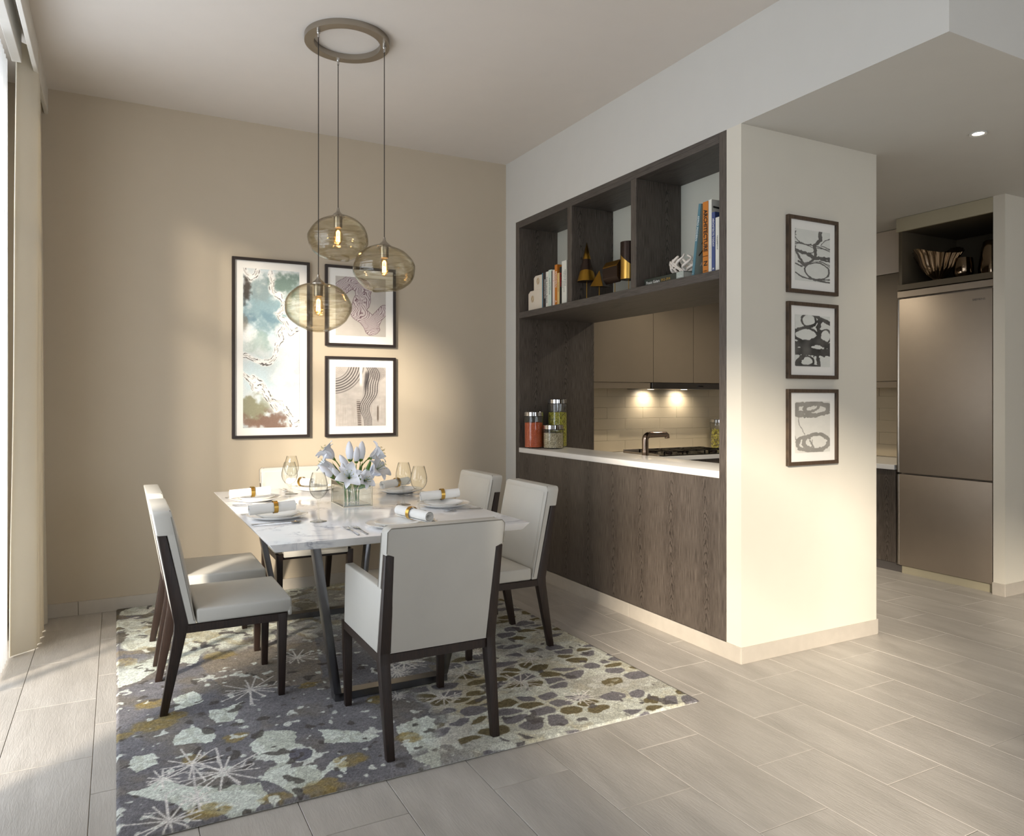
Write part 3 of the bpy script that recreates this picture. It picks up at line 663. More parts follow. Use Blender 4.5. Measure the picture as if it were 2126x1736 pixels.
def rug_col(u,v):
    x=RX0+u*(RX1-RX0); y=RY0+v*(RY1-RY0)
    wx=x+.09*(fbm(x*7,y*7,3,1)-.5)+.035*(fbm(x*28,y*28,3,2)-.5); wy=y+.09*(fbm(x*7+9,y*7,3,3)-.5)+.035*(fbm(x*28,y*28+5,3,4)-.5)
    C=np.zeros((len(x),3)); C[:]=(208,213,204)
    # faceted paler leaves: wedge shading inside cells
    cs=.17; best=np.full(x.shape,9.); bx=np.zeros_like(x); by=np.zeros_like(x)
    gx=np.floor(wx/cs); gy=np.floor(wy/cs)
    for dx in(-1,0,1):
        for dy in(-1,0,1):
            cx=(gx+dx+.5+.7*(_h(gx+dx,gy+dy,5)-.5))*cs; cy=(gy+dy+.5+.7*(_h(gx+dx,gy+dy,6)-.5))*cs
            d=np.hypot(wx-cx,wy-cy); m=d<best; best=np.where(m,d,best); bx=np.where(m,cx,bx); by=np.where(m,cy,by)
    ang=np.arctan2(wy-by,wx-bx); wedge=(np.floor(ang/(PI/4)).astype(int)%2)*ss(.01,.03,best)
    C=mixc(C,(181,183,170),wedge*.75)
    C=mixc(C,(222,224,214),(1-ss(.0,.022,np.abs(np.sin(ang*4))*best))*.5)
    # grey-violet fields
    f=fbm(wx*2.6+3,wy*2.6,3,11)
    g=ss(.455,.50,f+.10*(fbm(x*14,y*14,2,12)-.5))
    g=np.maximum(g,ss(.60,.68,fbm(wx*9+31,wy*9,3,13)+.12*np.exp(-((x-.95)**2+(y-3.5)**2)/.35)))
    side=ss(1.35,1.0,wx+.35*wy-1.0)   # the grey gathers left of the diagonal
    fl_q=ss(1.0,.75,x)*ss(3.35,3.1,y)
    m=g*(.55+.45*side)*(1-.75*fl_q)
    def ell(L_,k=1.0,seed=30):
        r=np.zeros_like(x)
        for i,(cx,cy,rr) in enumerate(L_):
            a=i*1.3; ex=((wx-cx)*math.cos(a)+(wy-cy)*math.sin(a))/(rr*1.25*k); ey=(-(wx-cx)*math.sin(a)+(wy-cy)*math.cos(a))/(rr*.8*k)
            r=np.maximum(r,ss(1.06,.94,np.hypot(ex,ey)))
        return r
    gr=ell([(.568,3.012,.17),(.753,2.606,.16),(.25,2.771,.17),(.043,2.55,.10),(.734,3.303,.2),(.477,3.522,.15),(.416,3.077,.09),(.632,2.437,.08),(.489,2.415,.08),(.046,3.442,.07),(.932,3.044,.12),(.302,2.579,.12),(1.1,3.35,.2),(1.25,3.15,.15),(.75,3.75,.15),(1.1,2.55,.10)])
    cr=ell([(.529,2.807,.10),(.522,2.553,.14),(.105,3.52,.11),(.15,4.9,.12),(.396,3.137,.07),(.724,2.746,.10),(.292,2.46,.15),(1.004,2.686,.09),(.921,2.389,.07),(.252,2.968,.07),(.076,2.863,.06),(.35,4.0,.14),(.2,3.8,.13),(.15,4.3,.15),(.55,4.2,.12),(.42,3.82,.10)])
    m=np.maximum(m,gr*.95); m=m*(1-cr)
    gv=fbm(x*9,y*9,3,21); gc=np.stack([106+30*gv,105+29*gv,110+26*gv],1)
    C=C*(1-m[:,None])+gc*m[:,None]
    # darker olive cells hugging the grey edges and ochre clouds
    o1=ss(.55,.60,fbm(wx*6,wy*6,3,41))*ss(.15,.6,m)*.8
    C=mixc(C,(98,92,76),o1*.7)
    oc=ss(.58,.64,fbm(wx*9+20,wy*9,4,51)); oc=np.maximum(oc*.42*(1-.7*fl_q),.8*ell([(.388,2.868,.05),(.15,3.218,.07),(.323,2.557,.04),(.712,2.5,.08),(.464,2.407,.04),(.215,2.383,.05),(.06,3.965,.04),(1.25,2.75,.13),(1.35,2.95,.10),(1.45,3.5,.08),(.3,3.35,.06)]))
    C=mixc(C,(156,137,94),oc*(.25+.9*fbm(x*45,y*45,2,52)))
    # drawn motifs of the front left quarter
    ax=x+.028*(fbm(x*16,y*16,3,201)-.5)+.012*(fbm(x*60,y*60,2,202)-.5); ay=y+.028*(fbm(x*16+5,y*16,3,203)-.5)+.012*(fbm(x*60,y*60+5,2,204)-.5)
    A=ss(1.22,1.02,x)*ss(4.05,3.75,y+.15*(fbm(x*5,y*5,2,205)-.5))
    D=gc.copy(); D[:]=D*(.92+.16*fbm(x*12,y*12,3,206))[:,None]
    tp=ss(.45,.75,fbm(ax*7,ay*7,3,207)); D=mixc(D,(128,118,100),tp*.45)
    for pl in RUG_TAUPE: D=mixc(D,(142,132,118),in_poly(ax,ay,pl)*(.35+.6*fbm(x*22,y*22,3,208)))
    fa=fbm(x*10,y*10,2,209)
    for pl in RUG_CREAM:
        mk_=in_poly(ax,ay,pl).astype(float); cx_=sum(p[0] for p in pl)/len(pl); cy_=sum(p[1] for p in pl)/len(pl)
        an_=np.arctan2(y-cy_,x-cx_); wd_=(np.sin(an_*4+3*fa)>.35)*.55
        D=mixc(D,(206,212,203),mk_); D=mixc(D,(176,180,166),mk_*wd_); D=mixc(D,(224,227,219),mk_*ss(.06,.0,np.abs(np.sin(an_*2+1)))*.6)
    for (cx_,cy_,r_) in RUG_OCHRE:
        D=mixc(D,(150,130,78),ss(1.15,.75,np.hypot((ax-cx_)/(r_*1.3),(ay-cy_)/r_)+.5*(fbm(x*40,y*40,2,210)-.5))*(.35+.6*fbm(x*50,y*50,2,211)))
    rr_=np.hypot((ax-RUG_RING[0][0])/1.0,(ay-RUG_RING[0][1])/1.25); D=mixc(D,(208,212,204),ss(.052,.048,rr_)); D=mixc(D,(106,104,112),ss(.043,.039,rr_))
    dp=fbm(ax*26,ay*26,2,212); D=mixc(D,(212,216,208),ss(.73,.77,dp)*.9); D=mixc(D,(84,80,76),ss(.74,.79,fbm(ax*20+40,ay*20,2,213))*.8)
    C=C*(1-A[:,None])+D*A[:,None]
    # pebbles to the front right
    cs=.11; d1=np.full(x.shape,9.); d2=np.full(x.shape,9.); idm=np.zeros_like(x)
    px_=x*.55+wx*.45; py_=(y*.55+wy*.45)*1.5
    gx=np.floor(px_/cs); gy=np.floor(py_/cs)
    for dx in(-1,0,1):
        for dy in(-1,0,1):
            cx=(gx+dx+.5+.8*(_h(gx+dx,gy+dy,61)-.5))*cs; cy=(gy+dy+.5+.8*(_h(gx+dx,gy+dy,62)-.5))*cs
            d=np.hypot(px_-cx,py_-cy); n=d<d1; d2=np.where(n,d1,np.minimum(d2,d)); idm=np.where(n,_h(gx+dx,gy+dy,63),idm); d1=np.where(n,d,d1)
    zone=ss(.02,.14,(wx-.95)*.8+(2.95-wy)*.55-.12+.3*(fbm(x*3,y*3,2,64)-.5))
    peb=ss(.016,.026,d2-d1)*ss(.072,.060,d1*(1+.35*(idm-.5)))*zone*(idm>.40)
    pc=np.where(idm[:,None]>.72,np.array([[108,98,72]]),np.array([[116,113,118]]))+(_h(np.floor(x*400),np.floor(y*400),9)[:,None]-.5)*10
    C=C*(1-(zone*(.35+.5*m))[:,None])+np.array([[208,207,196]])*(zone*(.35+.5*m))[:,None]
    C=C*(1-peb[:,None]*.92)+pc*peb[:,None]*.92
    # stitched starbursts
    R=random.Random(5)
    stars=[(.506,3.326,.17),(.227,2.739,.15),(.313,2.635,.16),(.137,2.406,.16),(.132,2.68,.08),(1.194,3.339,.13),(1.135,3.258,.09),(.765,3.638,.13),(.22,2.495,.06),(1.203,3.336,.12),(1.121,3.217,.11),(1.385,3.087,.12),(1.199,2.861,.10),(1.563,2.861,.13),(1.036,2.973,.06),(1.563,3.322,.10),(1.75,3.1,.13),(1.7,2.6,.1),(.2,4.9,.12),(.45,4.6,.12),(.9,4.7,.12),(1.3,4.6,.1)]
    for (cx,cy,rr) in stars:
        sel=(np.abs(x-cx)<rr)&(np.abs(y-cy)<rr); xs=x[sel]; ys=y[sel]; acc=np.zeros(len(xs)); k=R.randint(11,14); a0=R.random()
        for i in range(k):
            a=a0+2*PI*i/k+R.uniform(-.12,.12); l=rr*R.uniform(.55,1)
            d=seg_dist(xs,ys,[(cx,cy),(cx+l*math.cos(a),cy+l*math.sin(a))]); acc=np.maximum(acc,ss(.0048,.0018,d))
            if i%4==0:
                q=(cx+.6*l*math.cos(a),cy+.6*l*math.sin(a)); b=a+.9
                d=seg_dist(xs,ys,[q,(q[0]+.25*rr*math.cos(b),q[1]+.25*rr*math.sin(b))]); acc=np.maximum(acc,ss(.004,.0015,d))
        Cs=C[sel]; C[sel]=Cs*(1-acc[:,None]*.85)+np.array([[226,222,216]])*acc[:,None]*.85
    al=np.zeros(len(x))
    for ln_ in RUG_LINES: al=np.maximum(al,ss(.0050,.0020,seg_dist(x,y,ln_)))
    C=C*(1-al[:,None]*.8)+np.array([[220,216,212]])*al[:,None]*.8
    # yarn speckle
    A1=1-A; dr=fbm(wx*22+3,wy*22,2,71); C=mixc(C,(222,224,214),ss(.70,.75,dr)*m*.9*A1); C=mixc(C,(96,92,92),ss(.72,.77,fbm(wx*18+50,wy*18,2,72))*(1-m)*.85*A1)
    sp=_h(np.floor(x*300),np.floor(y*300),77); sq=vnoise(x*120,y*120,78); C=C*(.80+.26*sp+.14*sq)[:,None]
    return C
def rug_pos(u,v):
    x=RX0+u*(RX1-RX0)+.0015*(vnoise(v*400,u*0+1,3)-.5)*(u*(1-u)<.002); y=RY0+v*(RY1-RY0)
    e=np.minimum(np.minimum(u,1-u)*(RX1-RX0),np.minimum(v,1-v)*(RY1-RY0))
    z=.004+.007*ss(0,.008,e)+.0012*_h(np.floor(x*500),np.floor(y*500),8)
    return np.stack([x-1.06,y-3.665,z],1)
color_sheet('pile',540,670,rug_pos,rug_col,'rug',RG)
obj('backing',B().box(RX0+.006,RX1-.006,RY0+.006,RY1-.006,.0005,.005),'linen',RG,world=True)
ZR=.0125
# ------------------------------------------------------------------ dining table
ZT=.72; TX0,TX1,TY0,TY1=.491,1.576,2.800,4.558
T=thing('dining_table','rectangular white marble dining table on bronze steel frames','table',(1.033,3.679,ZR))
i=.026
obj('tabletop',B().hexa([(TX0+i,TY0+i,ZT-.034),(TX1-i,TY0+i,ZT-.034),(TX1-i,TY1-i,ZT-.034),(TX0+i,TY1-i,ZT-.034)],[(TX0,TY0,ZT),(TX1,TY0,ZT),(TX1,TY1,ZT),(TX0,TY1,ZT)],.002,2),'marble',T,world=True)
MAT['marble'].node_tree
def flatbar(a,b,w,t,ax):
    """bar from a to b; w across x, t across y"""
    def sec(p): return [(p[0]-w/2,p[1]-t/2,p[2]),(p[0]+w/2,p[1]-t/2,p[2]),(p[0]+w/2,p[1]+t/2,p[2]),(p[0]-w/2,p[1]+t/2,p[2])]
    return B().rectsweep([sec(a),sec(b)],.0015)
for yt,yb in ((2.955,3.06),(4.40,4.30)):
    for xt,xb in ((.69,.803),(1.376,1.275)):
        obj('leg',flatbar((xb,yb,ZR+.03),(xt,yt,ZT-.034),.03,.058,0),'bronze_metal',T,world=True)
    obj('floor_bar',B().box(.79,1.288,yb-.029,yb+.029,ZR,ZR+.030,.0015,1),'bronze_metal',T,world=True)
    obj('cross_rail',B().box(.69,1.376,yt-.02,yt+.02,ZT-.052,ZT-.034,.0015,1),'bronze_metal',T,world=True)
# ------------------------------------------------------------------ chairs
def legsec(x,y,z,w,d): return [(x-w/2,y-d/2,z),(x+w/2,y-d/2,z),(x+w/2,y+d/2,z),(x-w/2,y+d/2,z)]
def make_chair(name,label,arm=False):
    t=thing(name,label,'chair'); k=.075 if arm else 0.0
    hw=.222; fx=.215+k; rx=-.235
    for s in (-1,1):
        y=s*(hw-.017)
        obj('leg',B().rectsweep([legsec(rx-.002,s*(hw-.021),0,.028,.028),legsec(-.178,y,.315,.046,.036),legsec(-.174,y,.352,.05,.036),legsec(-.243,y,.705,.030,.036)],.0015),'walnut',t)
        obj('leg',B().rectsweep([legsec(fx-.003,s*(hw-.021),0,.026,.026),legsec(fx,y,.345,.038,.036)],.0015),'walnut',t)
    fr=B(); fr.box(-.16,fx,-hw,-hw+.02,.314,.345,.001,1); fr.box(-.16,fx,hw-.02,hw,.314,.345,.001,1); fr.box(fx-.02,fx+.0,-hw,hw,.314,.345); fr.box(-.19,-.165,-hw+.02,hw-.02,.314,.345)
    obj('seat_rail',fr,'walnut',t)
    # seat cushion with soft crown and front lip
    def seat():
        b=B(); x0,x1=-.119,fx+.038; yy=hw-.001
        if arm: yy=hw-.036
        b.box(x0,x1,-yy,yy,.346,.405,.010,3)
        b.box(fx+.020,x1,-yy,yy,.332,.372,.006,2)
        return b
    st=obj('seat',seat(),'leather',t)
    cr=B()
    def cf(u,v):
        x=-.108+u*(fx+.133); y=(-1+2*v)*(hw-.025-(.035 if arm else 0)); return Vector((x,y,.4035+.012*(1-(2*u-1)**4)*(1-(2*v-1)**4)))
    cr.grid(16,16,cf); obj('seat_crown',cr,'leather',st,sharp=80)
    # back rest: leaning pad, bevelled, notched over the posts
    def backpad(zb,zt,yy,x0b,x1b,x0t,x1t,bev):
        n=9; secs=[]
        for i_ in range(n):
            q=i_/(n-1); z=zb+(zt-zb)*q; xa=x0b+(x0t-x0b)*q; xb=x1b+(x1t-x1b)*q
            secs.append([(xa,-yy,z),(xb,-yy,z),(xb,yy,z),(xa,yy,z)])
        return B().rectsweep(secs,0)
    bp=B()
    zb,zt=.348,.802; h1=hw-.033
    def rx_(z): return -.196-(z-zb)*.1806
    def fx_(z): return -.120-(z-zb)*.1982
    ol=[(-h1,zb),(h1,zb),(h1,.706),(hw,.706)]
    rc=.022
    for k_ in range(5):
        a_=PI/2*k_/4; ol.append((hw-rc+rc*math.cos(a_),zt-rc+rc*math.sin(a_)))
    for k_ in range(5):
        a_=PI/2+PI/2*k_/4; ol.append((-hw+rc+rc*math.cos(a_),zt-rc+rc*math.sin(a_)))
    ol.append((-hw,.706)); ol.append((-h1,.706))
    bp.hexa([(rx_(z),y,z) for y,z in ol],[(fx_(z),y,z) for y,z in ol])
    es=[e_ for e_ in bp.bm.edges if abs((e_.verts[0].co.x-rx_(e_.verts[0].co.z)))<1e-5 and abs((e_.verts[1].co.x-rx_(e_.verts[1].co.z)))<1e-5 or abs((e_.verts[0].co.x-fx_(e_.verts[0].co.z)))<1e-5 and abs((e_.verts[1].co.x-fx_(e_.verts[1].co.z)))<1e-5]
    bmesh.ops.bevel(bp.bm,geom=es,offset=.005,segments=2,profile=.5,affect='EDGES')
    for s in (-1,1):
        lo,hi=sorted(((hw-.033)*s,hw*s))
        bp.hexa([(-.150,lo,zb),(-.120,lo,zb),(-.120,hi,zb),(-.150,hi,zb)],[(-.226,lo,.712),(-.192,lo,.712),(-.192,hi,.712),(-.226,hi,.712)],.003,1)
    bk=obj('backrest',bp,'leather',t)
    # crowned inner face
    ib=B()
    def bf(u,v):
        z=.39+u*.385; q=(z-zb)/(zt-zb); x=fx_(z); return Vector((x+.001+.012*(1-(2*u-1)**4)*(1-(2*v-1)**4),(-1+2*v)*(hw-.022),z))
    ib.grid(14,14,bf); obj('back_padding',ib,'leather',bk,sharp=80)
    # piping seams
    pp=B(); 
    pp.tube([(-.128,-hw-.0003,.36),(-.2105,-hw-.0003,.775),(-.215,-hw+.012,.8005),(-.215,hw-.012,.8005),(-.2105,hw+.0003,.775),(-.128,hw+.0003,.36)],.0016,6)
    if arm: pp.tube([(-.2665,-hw+.0,.715),(-.2765,-hw+.0,.788),(-.2785,-hw+.012,.800),(-.2785,hw-.012,.800),(-.2765,hw-.0,.788),(-.2665,hw-.0,.715)],.0016,6)
    obj('piping',pp,'piping',bk)
    if arm:
        for s in (-1,1):
            y0,y1=sorted((s*(hw+.003),s*(hw-.034)))
            a=B(); a.hexa([(-.165,y0,.347),(fx-.03,y0,.347),(fx-.03,y1,.347),(-.165,y1,.347)],[(-.215,y0,.585),(fx-.045,y0,.585),(fx-.045,y1,.585),(-.215,y1,.585)],.006,3)
            ao=obj('armrest',a,'leather',t)
            z=.5815; yq=s*(hw+.0005)
            obj('piping',B().tube([(-.2,yq,z),(fx-.049,yq,z),(fx-.035,yq,.36)],.0014,6),'piping',ao)
    return t
A1=make_chair('dining_chair','pale leather side chair left of the table, nearest the camera')
A1.location=(.40,3.42,ZR)
g='side chairs along the table'
A1['group']=g
dup(A1,(.40,4.035,ZR),0,'pale leather side chair left of the table, farther one by the taupe wall',g)
dup(A1,(1.690,3.42,ZR),PI,'pale leather side chair before the dark wood panel, nearer one',g)
dup(A1,(1.690,4.035,ZR),PI,'pale leather side chair right of the table, farther one by the white wall strip',g)
C1=make_chair('dining_armchair','pale leather armchair with its back to the camera at the table front',True)
C1.location=(1.030,2.690,ZR); C1.rotation_euler=(0,0,PI/2); C1['group']='armchairs at the table ends'
dup(C1,(1.030,4.690,ZR),-PI/2,'pale leather armchair at the far table end before the taupe wall','armchairs at the table ends')
# ------------------------------------------------------------------ table settings
def spiral_roll(r,l):
    """rolled napkin along x"""
    def f(u,v):
        a=u*2.7*2*PI; rr=r*(.42+.58*u); x=-l/2+v*l
        return Vector((x,rr*math.cos(a+1.0),rr*math.sin(a+1.0)*(.93)))
    b=B().grid(90,7,f); return b
def plate(label,x,y):
    t=thing('dinner_plate',label,'plate',(x,y,ZT),0,'dinner plates on the marble table')
    obj('charger',B().lathe([(0,.002),(.070,.002),(.074,0),(.080,.001),(.128,.0165),(.1335,.0195),(.1315,.0205),(.126,.0185),(.080,.0055),(0,.005)],0,0,56),'porcelain',t,sharp=60)
    obj('side_plate',B().lathe([(0,.0065),(.056,.0065),(.060,.005),(.066,.007),(.096,.0225),(.0985,.0255),(.0965,.0258),(.090,.023),(.062,.0105),(0,.0095)],-.0,0,48),'porcelain',t,sharp=60)
    return t
def napkin(label,x,y,rot,tilt=.045):
    t=thing('rolled_napkin',label,'napkin',(x,y,ZT+.0255+.025),rot,'rolled napkins with gold rings')
    m=Matrix.Rotation(-tilt,4,'Y')
    obj('cloth',spiral_roll(.0262,.200).xf(m),'linen',t,solid=.0015,sharp=70)
    rg=B(); n=30
    rg.lathe([(.0268,-.0095),(.0276,-.0095),(.0276,.0095),(.0268,.0095),(.0268,-.0095)],0,0,n); rg.xf(m@Matrix.Translation((.012,0,0))@Matrix.Rotation(PI/2,4,'Y'))
    obj('napkin_ring',rg,'gold',t); return t
def cut_fork(t):
    b=B(); th=.0016
    b.rectsweep([[(-.10,-.0045,.001),(-.10,.0045,.001),(-.10,.0045,.003),(-.10,-.0045,.003)],[(-.05,-.003,.002),(-.05,.003,.002),(-.05,.003,.004),(-.05,-.003,.004)],[(.03,-.002,.005),(.03,.002,.005),(.03,.002,.0075),(.03,-.002,.0075)],[(.045,-.010,.004),(.045,.010,.004),(.045,.010,.006),(.045,-.010,.006)],[(.060,-.011,.003),(.060,.011,.003),(.060,.011,.0048),(.060,-.011,.0048)]])
    for k in range(4):
        y=-.0093+k*.0062; b.rectsweep([[(.059,y-.0014,.003),(.059,y+.0014,.003),(.059,y+.0014,.0048),(.059,y-.0014,.0048)],[(.085,y-.0013,.003),(.085,y+.0013,.003),(.085,y+.0013,.0046),(.085,y-.0013,.0046)],[(.100,y-.0006,.0055),(.100,y+.0006,.0055),(.100,y+.0006,.0065),(.100,y-.0006,.0065)]])
    return b
def cut_knife(t):
    b=B(); b.box(-.105,-.01,-.004,.004,.0005,.0055,.0018,2)
    b.rectsweep([[(-.01,-.003,.001),(-.01,.003,.001),(-.01,.003,.004),(-.01,-.003,.004)],[(.01,-.008,.0015),(.01,.006,.0015),(.01,.006,.0032),(.01,-.008,.0032)],[(.085,-.009,.0015),(.085,.006,.0015),(.085,.006,.003),(.085,-.009,.003)],[(.108,-.001,.0018),(.108,.005,.0018),(.108,.005,.0026),(.108,-.001,.0026)]])
    return b
def cut_spoon(t):
    b=B(); b.rectsweep([[(-.10,-.0045,.001),(-.10,.0045,.001),(-.10,.0045,.003),(-.10,-.0045,.003)],[(-.03,-.002,.003),(-.03,.002,.003),(-.03,.002,.006),(-.03,-.002,.006)],[(.055,-.003,.004),(.055,.003,.004),(.055,.003,.006),(.055,-.003,.006)]])
    def f(u,v):
        a=u*2*PI; r=v; return Vector((.076+.026*r*math.cos(a),.0165*r*math.sin(a),.0015+.0055*r*r))
    b.grid(20,6,f,True); return b
def cutlery(kind,label,x,y,rot):
    b={'fork':cut_fork,'knife':cut_knife,'spoon':cut_spoon}[kind](0)
    o=obj('table_'+kind,b,'chrome',sharp=40); o.location=(x,y,ZT+.0005); o.rotation_euler=(0,0,rot)
    tag(o,label,kind,{'fork':'steel forks on the table','knife':'steel knives on the table','spoon':'steel spoons on the table'}[kind]); return o
SET=[('near left',.635,3.43,0,'of the nearer left chair'),('far left',.645,4.08,0,'of the farther left chair'),('front',1.035,2.965,PI/2,'of the front armchair'),
     ('near right',1.435,3.425,PI,'of the nearer right chair'),('far right',1.43,4.06,PI,'of the farther right chair'),('far end',1.03,4.40,-PI/2,'of the far armchair')]
NAP={'near left':(.612,3.425,.08),'far left':(.612,4.045,.02),'front':(1.105,2.965,PI/2+.35),'near right':(1.445,3.50,-.10),'far right':(1.42,4.11,.40),'far end':(.95,4.42,-PI/2+.5)}
for nm,x,y,rz,who in SET:
    plate('white plate pair on the marble table, at the place '+who,x,y)
    nx,ny,nr=NAP[nm]; napkin('white napkin roll in a gold ring, on the plate '+who,nx,ny,nr)
    def loc(fx,fy): return (x+math.cos(rz)*fx-math.sin(rz)*fy, y+math.sin(rz)*fx+math.cos(rz)*fy)
    if nm=='front': fk=((-.02,.165),(-.02,.20)); kn=(-.02,-.150); sn=(.0,-.182)
    else: fk=((-.03,.152),(-.03,.176)); kn=(-.03,-.152); sn=(-.03,-.178)
    for j,(a,b) in enumerate(fk):
        q=loc(a,b); cutlery('fork','%s steel fork at the place %s'%(('inner','outer')[j],who),q[0],q[1],rz)
    q=loc(*kn); cutlery('knife','steel table knife at the place '+who,q[0],q[1],rz+.04)
    q=loc(*sn); cutlery('spoon','steel spoon at the place '+who,q[0],q[1],rz)
GP=[(.036,0),(.036,.0012),(.020,.004),(.007,.009),(.0042,.020),(.0038,.06),(.0042,.088),(.010,.098),(.024,.108),(.035,.125),(.0395,.143),(.039,.160),(.034,.185),(.0265,.213)]
GI=[(.0255,.213),(.033,.185),(.038,.160),(.0385,.143),(.034,.126),(.023,.110),(.008,.1005),(0,.099)]
def wineglass(label,x,y):
    t=thing('wine_glass',label,'wine glass',(x,y,ZT),0,'wine glasses on the table')
    obj('bowl',B().lathe(GP[7:]+GI,0,0,40),'glass',t,sharp=80)
    obj('stem',B().lathe(GP[2:8],0,0,20),'glass',t,sharp=80)
    obj('foot',B().lathe([(0,0)]+GP[:3],0,0,36),'glass',t,sharp=80)
wineglass('tall clear wine glass nearest the front left, left of the vase',.775,3.25)
wineglass('tall clear wine glass standing by the farther left plate',.775,3.86)
wineglass('tall clear wine glass farthest back, before the far armchair',.868,4.27)
wineglass('tall clear wine glass right of the vase, the one nearer the flowers',1.276,3.565)
wineglass('tall clear wine glass by the nearer right plate',1.268,3.33)
# vase and lilies
V=thing('glass_vase','square clear glass vase of water in the table centre','vase',(1.053,3.72,ZT))
vx0,vx1,vy0,vy1=.981,1.126,3.603,3.835
vb=B(); h=.118; w=.005
for q in ((vx0,vx1,vy0,vy0+w),(vx0,vx1,vy1-w,vy1),(vx0,vx0+w,vy0+w,vy1-w),(vx1-w,vx1,vy0+w,vy1-w)): vb.box(q[0],q[1],q[2],q[3],ZT+.0,ZT+h,.0012,1)
vb.box(vx0+w,vx1-w,vy0+w,vy1-w,ZT,ZT+.009)
obj('glass_body',vb,'vase_glass',V,world=True)
MAT['rim_glass']=plain('pale_glass_edge',rgb(225,215,190),.15,spec=.6)
e=B()
for (x,y) in ((vx0,vy0),(vx1,vy0),(vx0,vy1),(vx1,vy1)): e.box(x-.0012,x+.0018,y-.0012,y+.0018,ZT,ZT+h)
for z in (ZT+.0015,ZT+h): e.box(vx0,vx1,vy0-.001,vy0+.002,z-.0015,z+.0015).box(vx0-.001,vx0+.002,vy0,vy1,z-.0015,z+.0015).box(vx1-.002,vx1+.001,vy0,vy1,z-.0015,z+.0015)
obj('polished_edge',e,'rim_glass',V,world=True)
obj('water',B().box(vx0+w+.0005,vx1-w-.0005,vy0+w+.0005,vy1-w-.0005,ZT+.0095,ZT+.088),'vase_glass',V,world=True)
def orient(d,up=(0,0,1)):
    d=Vector(d).normalized(); q=d.to_track_quat('Z','Y'); return q.to_matrix().to_4x4()
def petal(l,wd,curl,a):
    def f(u,v):
        s=(-1+2*v); t=u
        wdt=wd*math.sin(PI*min(1,(t*.93+.07)))**.75*(1-.15*t)
        ang=.35+curl*t*t*1.55
        # integrate profile
        k=12; r=z=0
        for q in range(int(round(t*k))):
            aa=.18+curl*((q+.5)/k)**2.0*1.9; r+=math.sin(aa)*l/k; z+=math.cos(aa)*l/k
        r+=.004; y=s*wdt; z2=z+.010*s*s*(1-t)+.0035*math.sin(7*t+2*s)*abs(s); r2=r-.006*s*s*math.cos(ang)
        return Vector((r2*math.cos(a)-y*math.sin(a),r2*math.sin(a)+y*math.cos(a),z2))
    return B().grid(13,7,f)
def stem_pts(p,base,d):
    p=Vector(p); b=Vector(base); d=Vector(d).normalized(); out=[]
    c=p-d*.07; 
    for i_ in range(11):
        t=i_/10; out.append((1-t)**3*b+3*(1-t)**2*t*(b+Vector((0,0,.09)))+3*(1-t)*t*t*c+t**3*(p-d*.004))
    return out
def lily(label,p,d,sz,base,curl=1.0):
    t=thing('white_lily',label,'flower',base,0,'open white lilies in the glass vase')
    M=Matrix.Translation(Vector(p))@orient(d)
    def W_(b): return b
    for k in range(6):
        a=k*PI/3+.3; l=sz*(1.0 if k%2 else .92); wd=sz*(.31 if k%2 else .22)
        obj('petal',petal(l,wd,curl,a).xf(M),'petal',t,world=True,solid=.0008,sharp=80)
    s=B(); an=B()
    for k in range(6):
        a=k*PI/3; pts=[(.001,0,0),(.004*math.cos(a),.004*math.sin(a),sz*.4),(sz*.20*math.cos(a),sz*.20*math.sin(a),sz*.78)]
        s.tube(smooth_path(pts,3),.0007,5)
        tip=Vector(pts[-1]); an.tube([tip+Vector((-.004*math.sin(a),.004*math.cos(a),0)),tip+Vector((.004*math.sin(a),-.004*math.cos(a),.001))],.0012,6)
    s.tube([(0,0,0),(0,0,sz*.9)],.0011,6)
    obj('stamen',s.xf(M),'stem',t,world=True); obj('anther',an.xf(M),'anther',t,world=True)
    obj('throat',B().lathe([(0,-.012),(.0045,-.010),(.0065,.0),(.0085,.012),(.007,.012),(0,.0)],0,0,12).xf(M),'stem',t,world=True)
    obj('stem',B().tube(stem_pts(p,base,d),.0026,7),'stem',t,world=True)
def budf(label,p,d,l,base,grp='closed lily buds in the glass vase'):
    t=thing('lily_bud',label,'flower bud',base,0,grp)
    M=Matrix.Translation(Vector(p))@orient(d)
    l*=1.08; r=l*.19
    obj('bud',B().lathe([(0,-l*.5),(r*.45,-l*.46),(r*.8,-l*.3),(r,-.05*l),(r*.92,l*.15),(r*.55,l*.38),(r*.2,l*.48),(0,l*.5)],0,0,18,rad=lambda rr,z,a:(rr*(1+.10*math.cos(3*a)),z)).xf(M),'petal',t,world=True,sharp=80)
    obj('sepal',B().lathe([(0,-l*.52),(r*.5,-l*.47),(r*.72,-l*.36),(r*.5,-l*.37),(0,-l*.42)],0,0,12).xf(M),'stem',t,world=True)
    q=Vector(p)-Vector(d).normalized()*l*.5
    obj('stem',B().tube(stem_pts(q,base,d),.0022,7),'stem',t,world=True)
zb=ZT+.012
lily('open white lily hanging low over the front vase rim, facing the camera',(1.008,3.600,.862),(-.25,-.9,.35),.108,(1.035,3.70,zb),1.05)
lily('wide open white lily on the right of the bouquet, leaning over the vase edge',(1.125,3.640,.872),(.55,-.62,.55),.120,(1.08,3.69,zb),1.0)
lily('open white lily at the upper left of the bouquet, facing away left',(.985,3.80,.945),(-.62,.35,.70),.105,(1.03,3.74,zb),.85)
lily('open white lily at the upper right of the bouquet, facing right',(1.160,3.76,.945),(.80,-.05,.45),.105,(1.08,3.73,zb),.95)
lily('small open white lily low between the two front ones',(1.075,3.592,.846),(.2,-.9,.25),.075,(1.06,3.68,zb),1.0)
